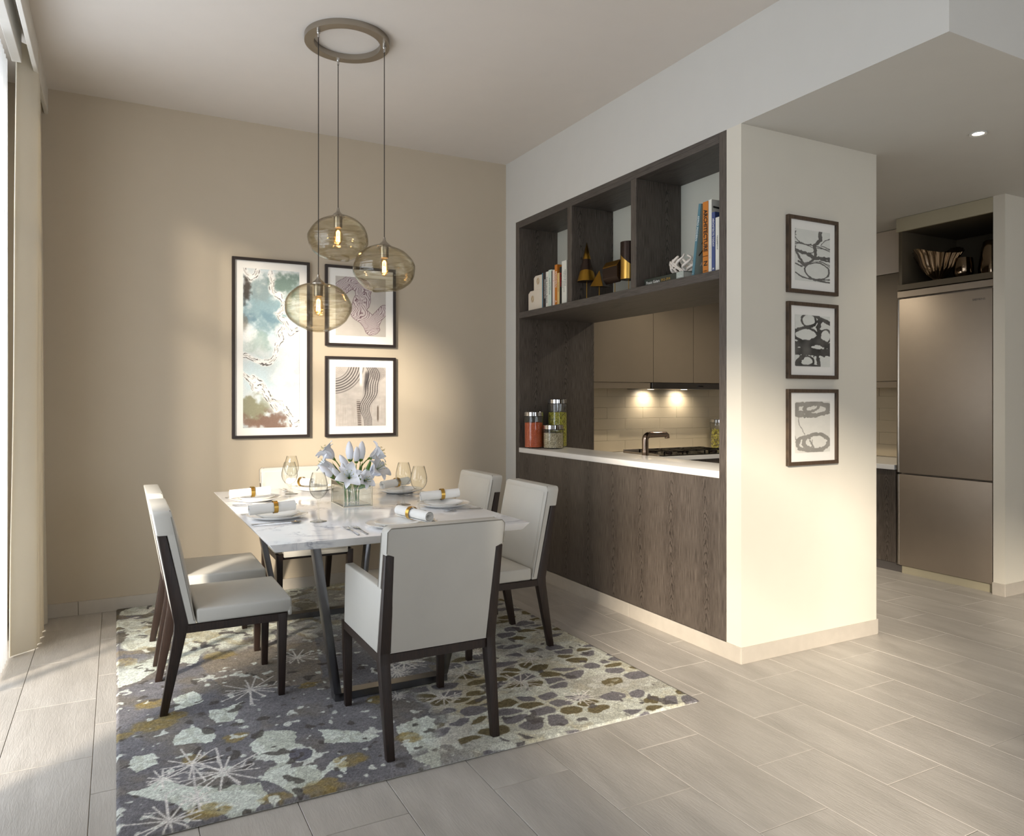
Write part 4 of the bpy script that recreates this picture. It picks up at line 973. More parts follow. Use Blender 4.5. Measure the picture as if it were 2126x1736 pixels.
BD=[('tall upright lily bud, left of the three at the top',(1.052,3.745,.985),(-.05,.0,1),.098,(1.05,3.73,zb)),
('short upright lily bud, middle of the three at the top',(1.078,3.715,.968),(.03,.0,1),.080,(1.055,3.72,zb)),
('tall upright lily bud, right of the three at the top',(1.106,3.725,.985),(.08,.0,1),.098,(1.06,3.71,zb)),
('lily bud leaning left above the front lily',(1.012,3.70,.935),(-.55,-.1,.8),.085,(1.04,3.71,zb)),
('outermost lily bud at the far left, leaning over the glass',(.925,3.715,.890),(-.72,.15,.66),.085,(1.02,3.72,zb)),
('lily bud at the left behind the outermost one',(.962,3.78,.905),(-.6,.3,.75),.085,(1.02,3.75,zb)),
('lily bud left of the front lily, leaning forward left',(.962,3.665,.888),(-.6,-.4,.7),.070,(1.02,3.70,zb)),
('small lily bud just above the front lily on the left',(.995,3.660,.905),(-.25,-.2,.95),.062,(1.03,3.69,zb)),
('small lily bud between the front and right lilies',(1.090,3.640,.875),(.4,-.3,.75),.058,(1.07,3.68,zb))]
for lb,p,d,l,bs_ in BD: budf('white green '+lb,p,d,l,bs_)
def leafblade(label,p0,p1,wd,bend):
    p0=Vector(p0);p1=Vector(p1); d=(p1-p0); side=d.cross(Vector((.45,.9,0))).normalized()
    nrm=side.cross(d).normalized()
    def f(u,v):
        c=p0+d*u+nrm*bend*math.sin(PI*u); return c+side*(-1+2*v)*wd*math.sin(PI*(.04+.96*u)**.8)+nrm*abs(-1+2*v)*wd*.25
    o=obj('lily_leaf',B().grid(12,5,f),'leaf',solid=.0006,sharp=80); 
    tag(o,label,'leaf','green lily leaves in the vase'); return o
leafblade('broad green lily leaf standing upright right of the three top buds',(1.085,3.67,.80),(1.150,3.685,.960),.014,.008)
leafblade('green lily leaf low on the left under the buds',(1.02,3.68,.80),(.945,3.68,.865),.008,.006)
leafblade('green lily leaf behind the front lily on the left',(1.02,3.70,.80),(.975,3.72,.885),.008,.004)
leafblade('green lily leaf pointing forward over the front rim on the right',(1.07,3.66,.80),(1.115,3.585,.838),.008,.006)
leafblade('green lily leaf behind the right lily',(1.08,3.72,.80),(1.135,3.75,.905),.009,.006)
lily('half hidden open white lily at the back left of the bouquet',(.965,3.775,.900),(-.8,.1,.5),.085,(1.03,3.73,zb),.8)
leafblade('long green lily leaf rising behind the left buds',(1.03,3.74,.80),(.975,3.80,.93),.011,.008)
leafblade('green lily leaf between the three top buds and the upper right lily',(1.07,3.73,.80),(1.125,3.76,.93),.011,.008)
leafblade('short green lily leaf between the front lily and the left buds',(1.03,3.67,.80),(.985,3.62,.845),.010,.006)
leafblade('green lily leaf hanging over the rim below the right lily',(1.09,3.66,.81),(1.145,3.62,.83),.010,.008)
# ------------------------------------------------------------------ pendant chandelier
CH=thing('pendant_chandelier','ring canopy chandelier with three smoked glass globe pendants','pendant light',(1.005,3.62,ZC))
obj('canopy_ring',B().lathe([(.160,-.028),(.205,-.028),(.205,0),(.160,0),(.160,-.028)],0,0,96),'nickel',CH,sharp=40)
shell=[(.030,.107),(.060,.103),(.100,.086),(.135,.052),(.1535,.012),(.152,-.030),(.130,-.070),(.095,-.098),(.062,-.112),(.058,-.114)]
for (x,y,zc,sd_) in ((.845,3.544,1.690,1),(1.003,3.786,2.080,2),(1.169,3.545,1.900,3)):
    px,py=x-1.005,y-3.62; z=zc-ZC
    ph=sd_*2.1
    def wob(r,zz,a,ph=ph): return (r*(1+.010*math.sin(2*a+ph)+.012*math.sin(zz*70+a+ph)),zz+.004*math.sin(a*2+ph))
    gp=[]
    for k in range(len(shell)-1):
        for j in range(3):
            t=j/3; gp.append((shell[k][0]*(1-t)+shell[k+1][0]*t,shell[k][1]*(1-t)+shell[k+1][1]*t))
    gp.append(shell[-1]); gp+= [(.056,-.113),(.054,-.106),(.056,-.101)]
    # smooth the profile with an ellipse-like fit
    sm=[gp[0]]+[((gp[i_-1][0]+gp[i_][0]*2+gp[i_+1][0])/4,(gp[i_-1][1]+gp[i_][1]*2+gp[i_+1][1])/4) for i_ in range(1,len(gp)-1)]+[gp[-1]]
    obj('glass_globe',B().lathe(sm,0,0,64,rad=wob).move((px,py,z)),'smoked',CH,solid=.0025,sharp=80)
    cap=obj('metal_cap',B().lathe([(0,.150),(.006,.150),(.007,.137),(.012,.128),(.034,.109),(.034,.104),(0,.104)],px,py,28,z0=z),'nickel',CH,sharp=40)
    obj('lamp_holder',B().lathe([(0,.104),(.021,.104),(.021,.052),(.019,.048),(0,.048)],px,py,20,z0=z),'nickel',cap)
    obj('cord',B().tube([(px,py,z+.148),(px,py,-.055)],.0022,8),'cord',CH)
    obj('cord_grip',B().lathe([(0,-.028),(.0085,-.028),(.0085,-.040),(.005,-.044),(.005,-.062),(0,-.062)],px,py,16),'chrome',CH)
    bb=obj('bulb',B().lathe([(.012,.048),(.013,.042),(.020,.022),(.0235,.0),(.020,-.022),(.010,-.036),(.004,-.041),(0,-.043)],px,py,24,z0=z),'bulb_glass',CH,sharp=80)
    fb=B()
    for k in range(7):
        a=2*PI*k/7; r=.0085; fb.tube([(px+.003*math.cos(a),py+.003*math.sin(a),z+.036),(px+r*math.cos(a),py+r*math.sin(a),z+.028),(px+r*1.1*math.cos(a+.35),py+r*1.1*math.sin(a+.35),z-.022)],.0011,5)
    obj('filament',fb,'filament',bb)
    l=bpy.data.lights.new('pendant_glow','POINT'); l.energy=1.2; l.color=(1,.62,.28); l.shadow_soft_size=.012
    q=bpy.data.objects.new('pendant_glow',l); COL.objects.link(q); q.location=(x,y,zc)
# ------------------------------------------------------------------ jars
def jar(label,x,y,z,r,h,fill,mat,grp='glass storage jars'):
    t=thing('storage_jar',label,'jar',(x,y,z),0,grp)
    obj('glass_body',B().lathe([(0,0),(r-.006,0),(r,.006),(r,h-.034),(r-.004,h-.031),(r-.004,h-.036),(r-.004,.008),(0,.006)],0,0,40),'jar_glass',t)
    obj('seal',B().lathe([(0,h-.034),(r+.001,h-.034),(r+.001,h-.030),(0,h-.030)],0,0,36),'cord',t)
    obj('lid',B().lathe([(0,h-.030),(r-.001,h-.030),(r-.001,h-.003),(r-.004,h),(0,h)],0,0,36),'chrome',t)
    if mat!='pasta':
        o=obj('contents',B().lathe([(0,.0075),(r-.0065,.0075),(r-.0055,.010),(r-.0055,fill),(r*.5,fill+.003),(0,fill+.004)],0,0,36),mat,t)
    else:
        b=B(); R=random.Random(3)
        for k in range(150):
            a=R.uniform(0,2*PI); rr=(r-.016)*math.sqrt(R.uniform(.35,1)); c=Vector((rr*math.cos(a),rr*math.sin(a),R.uniform(.012,fill)))
            d=Vector((R.uniform(-1,1),R.uniform(-1,1),R.uniform(-1,1))).normalized()*.014
            b.tube([c-d,c+d],.0042,6)
        o=obj('contents',b,'pasta',t)
    o['kind']='stuff'
    return t
jar('round glass jar filled with red lentils on the hatch counter',2.672,4.695,.899,.070,.262,.183,'lentil_red')
jar('tallest glass jar, filled with green beans, on the hatch counter',2.880,4.705,.899,.073,.353,.255,'mung')
jar('small squat glass jar of pale speckled grain on the hatch counter',2.762,4.570,.899,.074,.170,.112,'grain')
jar('tall glass jar of pasta on the kitchen worktop by the hob',5.085,5.38,ZK,.07,.285,.19,'pasta','glass jar of the hob side')
# ------------------------------------------------------------------ framed prints
def picture(label,name,x0,x1,z0,z1,yw,dep,fw,mx,mz,fmat,colf,res,grp):
    """frame on the plane y=yw facing -y"""
    t=thing(name,label,'picture',((x0+x1)/2,yw,z0),0,grp)
    yf=yw-dep
    obj('frame_bar',B().box(x0,x1,yf,yw-.0005,z1-fw,z1,.001,1),fmat,t,world=True)
    obj('frame_bar',B().box(x0,x1,yf,yw-.0005,z0,z0+fw,.001,1),fmat,t,world=True)
    obj('frame_bar',B().box(x0,x0+fw,yf,yw-.0005,z0+fw,z1-fw,.001,1),fmat,t,world=True)
    obj('frame_bar',B().box(x1-fw,x1,yf,yw-.0005,z0+fw,z1-fw,.001,1),fmat,t,world=True)
    ym=yw-dep*.45
    obj('mat_board',B().box(x0+fw*.5,x1-fw*.5,ym,yw-.001,z0+fw*.5,z1-fw*.5),'mat_board',t,world=True)
    a0,a1,b0,b1=x0+mx,x1-mx,z0+mz,z1-mz; w=a1-a0; h=b1-b0
    cx,cz=(x0+x1)/2,z0
    def pos(u,v): return np.stack([a0+u*w-cx,np.full_like(u,ym-.0012-yw),b0+v*h-cz],1)
    color_sheet('print',max(8,int(w/res)),max(8,int(h/res)),pos,lambda u,v:colf(u,v,w,h),'print',t)
    return t
def art_river(u,v,w,h):
    X=u*462; Y=(1-v)*1307      # sheet units: 462 wide, 1307 tall, y down
    wx=X+70*(fbm(X/120,Y/120,4,101)-.5); wy=Y+90*(fbm(X/120+9,Y/120,4,102)-.5)
    n=fbm(X/60,Y/60,5,103)
    C=np.zeros((len(X),3)); C[:]=(208,214,214)
    C=mixc(C,(196,212,217),ss(.4,.7,fbm(X/150+4,Y/150,3,104)))
    def cloud(cx,cy,rx,ry,col,k=1.0,s=.55):
        nonlocal C
        d=np.hypot((wx-cx)/rx,(wy-cy)/ry)+1.5*(n-.5)+.5*(fbm(X/25,Y/25,3,119)-.5); C=mixc(C,col,ss(1.25,s-.15,d)*k)
    cloud(150,330,200,260,(134,160,168),.95); cloud(150,160,150,110,(134,148,148),.7); cloud(360,110,130,110,(112,132,124),.95)
    cloud(60,420,70,60,(104,132,146),.6); cloud(205,395,70,60,(108,138,152),.6); cloud(20,170,45,120,(66,58,52),.85); cloud(10,470,35,90,(120,112,98),.6)
    cloud(100,610,130,90,(168,186,176),.6); cloud(40,560,60,90,(236,238,236),.9); cloud(330,850,110,150,(240,243,243),.9)
    cloud(200,790,240,90,(190,206,208),.5); cloud(80,1170,150,130,(136,134,108),.9,.7); cloud(240,1260,130,90,(128,104,92),.95,.8); cloud(50,1280,100,60,(132,108,94),.9); cloud(320,1000,140,180,(214,226,228),.6)
    rivers=[[(5,10),(25,45),(65,85),(105,40),(120,5)],[(225,15),(235,155),(255,195),(295,205),(345,275),(325,335),(275,365),(335,415),(385,525),(450,485)],[(325,475),(295,515),(315,575),(265,645),(255,725),(205,765),(125,765),(5,710)],
      [(5,875),(65,925),(90,985),(155,1005),(225,1095),(275,1160)],[(75,895),(165,965),(225,1075),(325,1115),(385,1205),(415,1295),(455,1260)]]
    for r in rivers:
        d=seg_dist(X+34*(fbm(X/38,Y/38,3,107)-.5),Y+34*(fbm(X/38+7,Y/38,3,108)-.5),r)
        C=mixc(C,(236,234,230),ss(34,12,d)*.9)
        e=ss(4.5,1.2,np.abs(d-15-8*(fbm(X/30,Y/30,2,109)-.5)))*ss(.36,.60,fbm(X/22,Y/22,3,110)); C=mixc(C,(66,62,58),e*.9)
        e=ss(3.5,.8,np.abs(d-3)); C=mixc(C,(120,112,104),e*.5*ss(.4,.6,fbm(X/40+3,Y/40,2,111)))
    return C*(.96+.08*vnoise(X/3,Y/3,112))[:,None]
def art_ribbon(u,v,w,h):
    X=u*411; Y=(1-v)*510
    C=np.zeros((len(X),3)); C[:]=(190,184,176)
    C=C*(.97+.06*fbm(X/60,Y/60,3,120))[:,None]
    c1=[(60,90),(140,40),(225,90),(215,200),(180,300),(250,360),(300,440)]; c2=[(300,440),(340,340),(400,270)]
    d=np.minimum(seg_dist(X,Y,c1)-62-25*(fbm(X/50,Y/50,2,121)-.5),seg_dist(X,Y,c2)-42)
    ins=ss(2,-2,d)
    C=mixc(C,(198,186,186),ins*.7)
    fld=X*.55+Y*.35+75*fbm(X/90,Y/90,3,122)+50*np.sin(Y/70)
    ln=ss(.42,.10,np.abs(((fld/10)%1)-.5)*2)
    C=mixc(C,(112,88,94),ln*ins*.95)
    edge=ss(3.4,1,np.abs(d)); C=mixc(C,(110,88,92),edge*.9)
    f2=np.abs(fbm(X/70+5,Y/70,2,124)-.5); C=mixc(C,(134,112,116),ss(.012,.004,f2)*ins*.8)
    return C
def art_scales(u,v,w,h):
    X=u*411; Y=(1-v)*490
    C=np.zeros((len(X),3)); C[:]=(184,178,172)
    C=C*(.93+.14*fbm(X/40,Y/25,4,130))[:,None]
    # streaks
    st=fbm(X/7,Y/90,3,131); C=mixc(C,(168,158,150),ss(.55,.75,st)*.5*ss(150,330,Y))
    # quarter circle of scale rows, upper left
    R=np.hypot(X+20,(Y+30)*1.0); A=np.arctan2(Y+30,X+20)
    band=ss(120,140,R)*ss(262,240,R); rows=ss(.75,.2,np.abs((R/20)%1-.5)*2); tick=ss(.35,.75,np.abs((A*R/7.5)%1-.5)*2)
    C=mixc(C,(48,44,46),band*rows*(.45+.55*tick))
    R2=R; band2=ss(20,30,R2)*ss(125,105,R2); C=mixc(C,(150,140,134),band2*ss(.8,.3,np.abs((R2/13)%1-.5)*2)*tick*.6)
    # wavy column
    cx=275+34*np.sin(Y/85+.4)+10*np.sin(Y/30); q=(X-cx)/(48+14*np.sin(Y/110)); col=ss(1.1,.9,np.abs(q))
    rows=ss(.8,.25,np.abs((q*3.2)%1-.5)*2); tick=ss(.3,.8,np.abs((Y/7.5+.4*np.sin(q*3))%1-.5)*2); C=mixc(C,(44,40,42),col*rows*(.4+.6*tick)*.95)
    C=mixc(C,(52,48,50),ss(26,8,np.abs(X-262+.1*Y))*ss(20,60,Y)*ss(240,120,Y)*.7)
    C=mixc(C,(232,228,222),ss(16,5,np.abs(X-205))*ss(180,120,Y)*.9)
    # plume upper right
    R3=np.hypot(X-345,Y-45); A3=np.arctan2(Y-45,X-345); C=mixc(C,(84,78,78),ss(75,55,R3)*ss(.4,.8,np.abs((A3*5+R3/30)%1-.5)*2)*.7)
    # dark feather near the bottom left of the column
    C=mixc(C,(66,56,50),ss(20,8,np.abs(X-185-.05*(Y-300)))*ss(260,300,Y)*ss(.25,.6,np.abs((Y/16)%1-.5)*2)*.8)
    C=mixc(C,(70,58,48),ss(10,3,np.abs(X-345))*ss(310,340,Y)*ss(470,430,Y)*.7)
    return C
def arc(cx,cy,rx,ry,a0=0,a1=360,rot=0,n=28):
    o=[]
    for i_ in range(n+1):
        a=math.radians(a0+(a1-a0)*i_/n); x=rx*math.cos(a); y=ry*math.sin(a); r=math.radians(rot)
        o.append((cx+x*math.cos(r)-y*math.sin(r),cy+x*math.sin(r)+y*math.cos(r)))
    return o
def ink(strokes,col,paper,seed,shade=0):
    def f(u,v,w,h):
        X=u*205; Y=(1-v)*355
        wx=X+9*(fbm(X/28,Y/28,3,seed)-.5); wy=Y+9*(fbm(X/28+5,Y/28,3,seed+1)-.5)
        C=np.zeros((len(X),3)); C[:]=paper; C=C*(.985+.03*fbm(X/30,Y/30,2,seed+2))[:,None]
        m=np.zeros(len(X))
        for pts,wd in strokes:
            d=seg_dist(wx,wy,pts); m=np.maximum(m,ss(wd/2+.9,wd/2-.9,d+1.2*(vnoise(X/9,Y/9,seed+3)-.5)*wd*.25))
        c=np.array(col,float)[None,:]*(1+shade*(fbm(X/35,Y/60,2,seed+4)[:,None]-.5))
        return C*(1-m[:,None])+c*m[:,None]
    return f
s1=[(arc(62,40,62,62,60,200),6),([(150,0),(148,60),(125,90),(112,100),(118,180)],20),([(0,95),(50,100),(110,100),(205,130)],7),([(0,108),(40,92),(60,100),(110,118),(205,118)],5),([(205,40),(170,62),(155,90)],5),([(150,98),(205,112)],6),
 (arc(60,130,58,34,20,200),5),([(0,150),(60,160),(110,188),(205,182)],22),([(0,140),(30,205),(60,250)],14),([(118,180),(60,250),(20,225)],14),(arc(128,278,72,58,0,360),9),(arc(128,262,80,52,200,355),4),(arc(130,250,84,40,200,350),3),([(150,196),(205,200)],12),([(0,240),(40,255)],10),([(0,300),(40,330),(100,338),(205,330)],9),([(110,340),(205,352)],12),(arc(8,20,14,22,90,280),4),([(140,205),(200,225)],4)]
picture('top framed print of grey loops on the cream wall end','framed_print',2.899,3.259,1.777,2.157,YC,.02,.018,.054,.062,'frame_brown',ink(s1,(104,102,98),(216,217,210),140,.25),.0016,'three small prints on the cream wall end')
s2=[(arc(80,35,42,45,0,360),13),(arc(60,135,68,45,10,350),15),([(0,118),(60,85),(110,62),(150,20)],14),([(125,0),(150,30),(135,80),(140,160),(100,185)],26),([(150,20),(205,50)],24),(arc(178,140,34,48,0,360),11),([(0,205),(60,200),(130,178),(205,210)],46),(arc(20,228,26,30,0,360),9),(arc(142,215,62,24,0,360),10),([(0,250),(50,255),(110,262),(205,255)],50),([(40,215),(60,260),(10,340)],30),(arc(66,320,42,34,0,360),12),([(130,270),(140,355)],20),([(0,345),(60,352),(140,350)],14),([(100,180),(60,250)],24),([(205,270),(150,262)],12)]
picture('middle framed print of dark grey blots on the cream wall end','framed_print',2.899,3.259,1.353,1.732,YC,.02,.018,.054,.062,'frame_brown',ink(s2,(86,84,80),(216,217,210),160,.7),.0016,'three small prints on the cream wall end')
s3=[(arc(125,55,70,38,0,360),24),([(10,20),(70,18),(130,10),(200,30)],30),([(12,30),(10,80),(60,100)],26),([(10,70),(90,72),(130,50),(140,20)],16),([(10,95),(120,98),(190,80)],26),([(18,110),(24,160),(58,230)],4),(arc(125,285,74,54,0,360),26),(arc(60,290,45,44,60,300),22),([(85,270),(110,330)],9),([(0,225),(8,265)],4),([(100,270),(95,350)],5),([(20,330),(80,348),(160,350)],14)]
picture('bottom framed print of two pale grey rings on the cream wall end','framed_print',2.899,3.259,.924,1.3015,YC,.02,.018,.054,.062,'frame_brown',ink(s3,(146,143,136),(218,216,208),180,.12),.0016,'three small prints on the cream wall end')
picture('tall narrow framed print of blue and brown watercolour on the taupe wall','framed_picture',.645,1.131,1.001,2.156,YB,.022,.018,.067,.067,'frame_dark',art_river,.0022,'framed prints on the taupe wall')
picture('upper square framed print of a lilac line ribbon on the taupe wall','framed_picture',1.233,1.726,1.612,2.156,YB,.022,.018,.071,.072,'frame_dark',art_ribbon,.0018,'framed prints on the taupe wall')
picture('lower square framed print of black and white scales on the taupe wall','framed_picture',1.233,1.726,.999,1.541,YB,.022,.018,.071,.070,'frame_dark',art_scales,.0018,'framed prints on the taupe wall')
# ------------------------------------------------------------------ shelf contents
ZS=1.886
def cm(name,r,g,b,rough=.5): 
    MAT[name]=plain(name,rgb(r,g,b),rough,var=.02,nscale=12); return name
cm('ink_black',24,22,22); cm('ink_white',236,236,232); cm('ink_red',196,44,30); cm('ink_gold',190,150,60); cm('ink_grey',120,118,114); cm('paper_pages',226,220,206,.8)
for n_,c_ in dict(book_teal=(58,120,142),book_brown=(74,50,40),book_dark=(42,42,46),book_white=(224,224,214),book_mint=(206,220,208),book_rose=(224,208,198),book_orange=(196,120,40),book_cream=(214,184,120),book_black=(24,22,20),book_sky=(84,128,142),book_blue=(66,82,132),book_grey=(176,184,176),book_green=(52,58,50)).items(): cm(n_,*c_)
def book(label,cover,y0,y1,h,x0=2.655,dep=.17,lines=(),tilt=0,grp='books standing on the shelf',extra=None,title=None):
    """spine faces -x; y0<y1"""
    t=thing('book',label,'book',(x0+dep/2,(y0+y1)/2,ZS),0,grp)
    cx=x0+dep/2; cy=(y0+y1)/2; w=y1-y0; c=.0018
    M=Matrix.Translation((0,w/2,0))@Matrix.Rotation(tilt,4,'X')@Matrix.Translation((0,-w/2,0)) if tilt else Matrix.Identity(4)
    b=B(); b.box(-dep/2,-dep/2+c,-w/2,w/2,0,h,.0006,1); b.box(-dep/2+c,dep/2,-w/2,-w/2+c,0,h); b.box(-dep/2+c,dep/2,w/2-c,w/2,0,h)
    obj('cover',b.xf(M),cover,t)
    obj('pages',B().box(-dep/2+c,dep/2-.004,-w/2+c,w/2-c,.003,h-.003).xf(M),'paper_pages',t)
    for (s_,zc,size,mat,yy,ln) in lines:
        text(s_,size,mat,t,M@faceM((-dep/2-.0006,yy,zc),(0,0,-1),(0,-1,0)),sx=ln)
    if extra: extra(t,M,dep,w,h)
    return t
def yb(px): # shelf plane helper for the short books, hardcoded spacing
    return px
G1='books standing on the left shelf'
bk=[('thin teal book at the left end of the standing books','book_teal',4.534,4.546,.256,()),
('thin brown book second from the left on the left shelf','book_brown',4.520,4.533,.258,()),
('black and white patterned book third from the left on the left shelf','book_dark',4.494,4.519,.257,((('XKOXWXKHX'),.14,.020,'ink_white',0,1.0),)),
('white fashion book with black serif lettering on the left shelf','book_white',4.459,4.493,.256,(('THE FASHION BOOK',.128,.020,'ink_black',.004,.98),)),
('pale mint book with small black title on the left shelf','book_mint',4.418,4.458,.263,(('A SMILE IN THE MIND',.15,.012,'ink_black',.006,1.0),('WITTY THINKING',.15,.007,'ink_grey',-.008,1.0))),
('thin black book between the mint and rose ones','book_black',4.405,4.417,.250,()),
('pale rose book left of the orange one on the left shelf','book_rose',4.375,4.404,.254,(('S',.18,.012,'ink_red',0,1),)),
('orange book titled in white on the left shelf','book_orange',4.341,4.374,.286,(('MODERN',.185,.026,'ink_white',0,1.0),('A',.035,.022,'ink_white',0,1.0))),
('cream and orange book right of the tall orange one','book_cream',4.312,4.340,.225,(('VINTAGE POSTERS',.13,.008,'ink_brownish',0,1),)),
('black book with red lettering on the left shelf','book_black',4.283,4.311,.262,(('RUSSIAN',.175,.024,'ink_red',0,1.0),)),
('tallest white book at the right end of the left shelf','book_white',4.222,4.282,.296,(('ELEMENTS OF STYLE',.18,.012,'ink_black',-.014,1.0),('THE ART OF SIMPLE ROOMS',.155,.011,'ink_grey',.002,1.0),('VOLUME ONE',.14,.008,'ink_grey',.018,1.0)))]
cm('ink_brownish',120,84,50)
for lb,cv,a,b,h_,ln in bk: book(lb,cv,a,b,h_,lines=ln,grp=G1,dep=.16)
# octagonal boxes stacked
def octbox(label,y0,y1,x0,x1,z0,z1,ch):
    t=thing('cream_box',label,'box',((x0+x1)/2,(y0+y1)/2,z0),0,'cream boxes with gold emblems')
    cy=(y0+y1)/2; cx=(x0+x1)/2; hh=z1-z0
    ol=[(y0-cy,0),(y1-cy,0),(y1-cy,hh-ch),(y1-cy-ch*1.5,hh),(y0-cy,hh)]
    lw=B().hexa([(x0-cx,y,z) for y,z in ol],[(x1-cx,y,z) for y,z in ol],.0015,1); obj('body',lw,'white_box',t)
    e=B(); r=.021; yc=y1-cy-.062; zc=hh*.60; X=x0-cx-.0008
    def P(a,q): return (X,yc+q*math.cos(a)*.82,zc+q*math.sin(a)*1.15)
    for k in range(8):
        a=2*PI*k/8+PI/8; a2=2*PI*(k+1)/8+PI/8; e.tube([P(a,r),P(a2,r)],.0011,5); e.tube([P(a,r*.5),P(a2,r*.5)],.0009,5); e.tube([P(a,r*.5),P(a2,r)],.0008,5)
    obj('gold_emblem',e,'gold',t); return t
octbox('larger cream box with gold emblem, bottom of the two on the shelf',4.552,4.752,2.66,2.83,ZS,ZS+.150,.018)
octbox('smaller cream box with gold emblem, stacked on the larger one',4.552,4.690,2.67,2.80,ZS+.1505,ZS+.254,.014)
# brass and bronze solids on rods
def rod(t,x,y,z0,z1): obj('rod',B().tube([(x,y,z0),(x,y,z1)],.0022,8),'dull_gold',t,world=True)
def footd(t,x,y): obj('foot',B().lathe([(0,0),(.018,0),(.018,.002),(0,.003)],x,y,20,z0=ZS),'dull_gold',t,world=True)
x,y=2.672,4.005
t=thing('cone_sculpture','brass and dark bronze cone on a rod in the middle shelf','sculpture',(x,y,ZS),0,'brass solids on rods'); rod(t,x,y,ZS,2.02)
def cone(z0,z1,mat,nm,tw=0):
    za,zt_=2.008,2.262; R_=.062
    def r(z): return R_*(zt_-z)/(zt_-za)
    b=B().lathe([(r(z0),z0),(r(z1) if z1<zt_ else 0,z1)],0,0,40,rad=lambda rr,z,a:(r(z+(.018*math.cos(a-4.0) if z==tw else 0)),z+(.018*math.cos(a-4.0) if z==tw else 0)))
    return b.move((x,y,0))
obj('brass_skirt',cone(2.008,2.062,'dull_gold','b',2.062),'dull_gold',t,world=True); 
obj('bronze_band',cone(2.062,2.150,'dark_bronze','b',2.062),'dark_bronze',t,world=True); obj('brass_tip',cone(2.150,2.262,'dull_gold','b'),'dull_gold',t,world=True)
obj('base_disc',B().lathe([(0,2.008),(.0615,2.008),(.060,2.010),(0,2.010)],x,y,40),'dark_bronze',t,world=True); footd(t,x,y)
x,y=2.70,3.905
t=thing('prism_sculpture','small triangular brass prism on a rod beside the cone','sculpture',(x,y,ZS),0,'brass solids on rods'); rod(t,x,y,ZS,1.975); footd(t,x,y)
obj('brass_face',B().hexa([(x-.030,y+.058,1.972),(x-.022,y-.068,1.958),(x-.020,y-.030,2.060)],[(x-.028,y+.058,1.972),(x-.020,y-.068,1.958),(x-.018,y-.030,2.060)]),'dull_gold',t,world=True)
obj('bronze_body',B().hexa([(x-.0275,y+.058,1.972),(x-.0195,y-.068,1.958),(x-.0175,y-.030,2.060)],[(x+.05,y+.075,1.972),(x+.058,y-.050,1.958),(x+.06,y+.04,2.045)]),'dark_bronze',t,world=True)
x,y=2.72,3.765
t=thing('hexagon_sculpture','dark bronze hexagonal prism on a rod in the middle shelf','sculpture',(x,y,ZS),0,'brass solids on rods'); rod(t,x,y,ZS,1.985); footd(t,x,y)
def hexp(k0,k1,off=0):
    pts=[]
    for k in range(6):
        a=PI/3*k+PI/6; pts.append((x-.014+.030*math.cos(a),2.034+.068*math.sin(a)))
    return pts
pp_=hexp(0,0); yy0,yy1=y-.075,y+.075
obj('bronze_body',B().hexa([(px_,yy0,pz_) for px_,pz_ in pp_],[(px_,yy1,pz_) for px_,pz_ in pp_],.001,1),'dark_bronze',t,world=True)
obj('brass_inlay',B().box(x-.0415,x-.0400,yy0+.0,yy1-.0,2.064,2.067),'dull_gold',t,world=True)
q1,q2=pp_[1],pp_[2]
obj('brass_top_face',B().hexa([(q1[0],yy0,q1[1]+.0006),(q2[0],yy0,q2[1]+.0006),(q2[0],yy1,q2[1]+.0006),(q1[0],yy1,q1[1]+.0006)],[(q1[0],yy0,q1[1]+.002),(q2[0]-.001,yy0,q2[1]+.002),(q2[0]-.001,yy1,q2[1]+.002),(q1[0],yy1,q1[1]+.002)]),'dull_gold',t,world=True)
x,y=2.735,3.645
t=thing('cylinder_sculpture','tall brass cylinder half dark bronze, behind the right divider','sculpture',(x,y,ZS),0,'brass solids on rods'); rod(t,x,y,ZS,1.985); footd(t,x,y)
def cutc(z0,z1,lo,hi):
    def f(rr,z,a):
        k=.045*math.cos(a-1.9); 
        return (rr,z+(k if z==hi else 0)+(k if z==lo else 0))
    return B().lathe([(.05,z0),(.05,z1)],x,y,40,rad=f)
obj('brass_half',cutc(1.975,2.095,None,2.095),'gold',t,world=True,solid=0); obj('bronze_half',cutc(2.095,2.200,2.095,None),'dark_bronze',t,world=True)
obj('end_cap',B().lathe([(0,2.1995),(.0495,2.1995),(.0495,2.2005),(0,2.2005)],x,y,40).lathe([(0,1.9745),(.0495,1.9745),(.0495,1.976),(0,1.976)],x,y,40),'dark_bronze',t,world=True)
# lying book, coral
t=thing('book','dark art book lying flat under the white coral','book',(2.74,3.23,ZS))
bx0,bx1,by0,by1=2.658,2.86,3.062,3.394; hh=.047
obj('cover',B().box(bx0,bx0+.002,by0,by1,ZS,ZS+hh).box(bx0,bx1,by0,by1,ZS,ZS+.002).box(bx0,bx1,by0,by1,ZS+hh-.002,ZS+hh),'book_green',t,world=True)
obj('pages',B().box(bx0+.002,bx1-.004,by0+.004,by1-.004,ZS+.002,ZS+hh-.002),'paper_pages',t,world=True)
o=obj('spine_label',B().box(bx0-.0006,bx0,by0,by0+.058,ZS+.001,ZS+hh-.001),'book_grey',t,world=True); o['label']='pale grey end panel of the spine'
def wt(s_,size,mat,yc,zc,sx=1): text(s_,size,mat,t,faceM((bx0-.0013-2.74,yc-3.23,zc),(0,-1,0),(0,0,1)),sx=sx)
wt('Picasso Guitars',.024,'ink_white',3.318,.0225,.80); wt('1912–1914',.021,'ink_gold',3.21,.0225,.85); wt('MoMA',.014,'ink_white',3.091,.022,.9)
CO=thing('coral_ornament','white branching coral bowl ornament lying on the dark book','ornament',(2.75,3.17,ZS+hh))
cb=B(); R=random.Random(11)
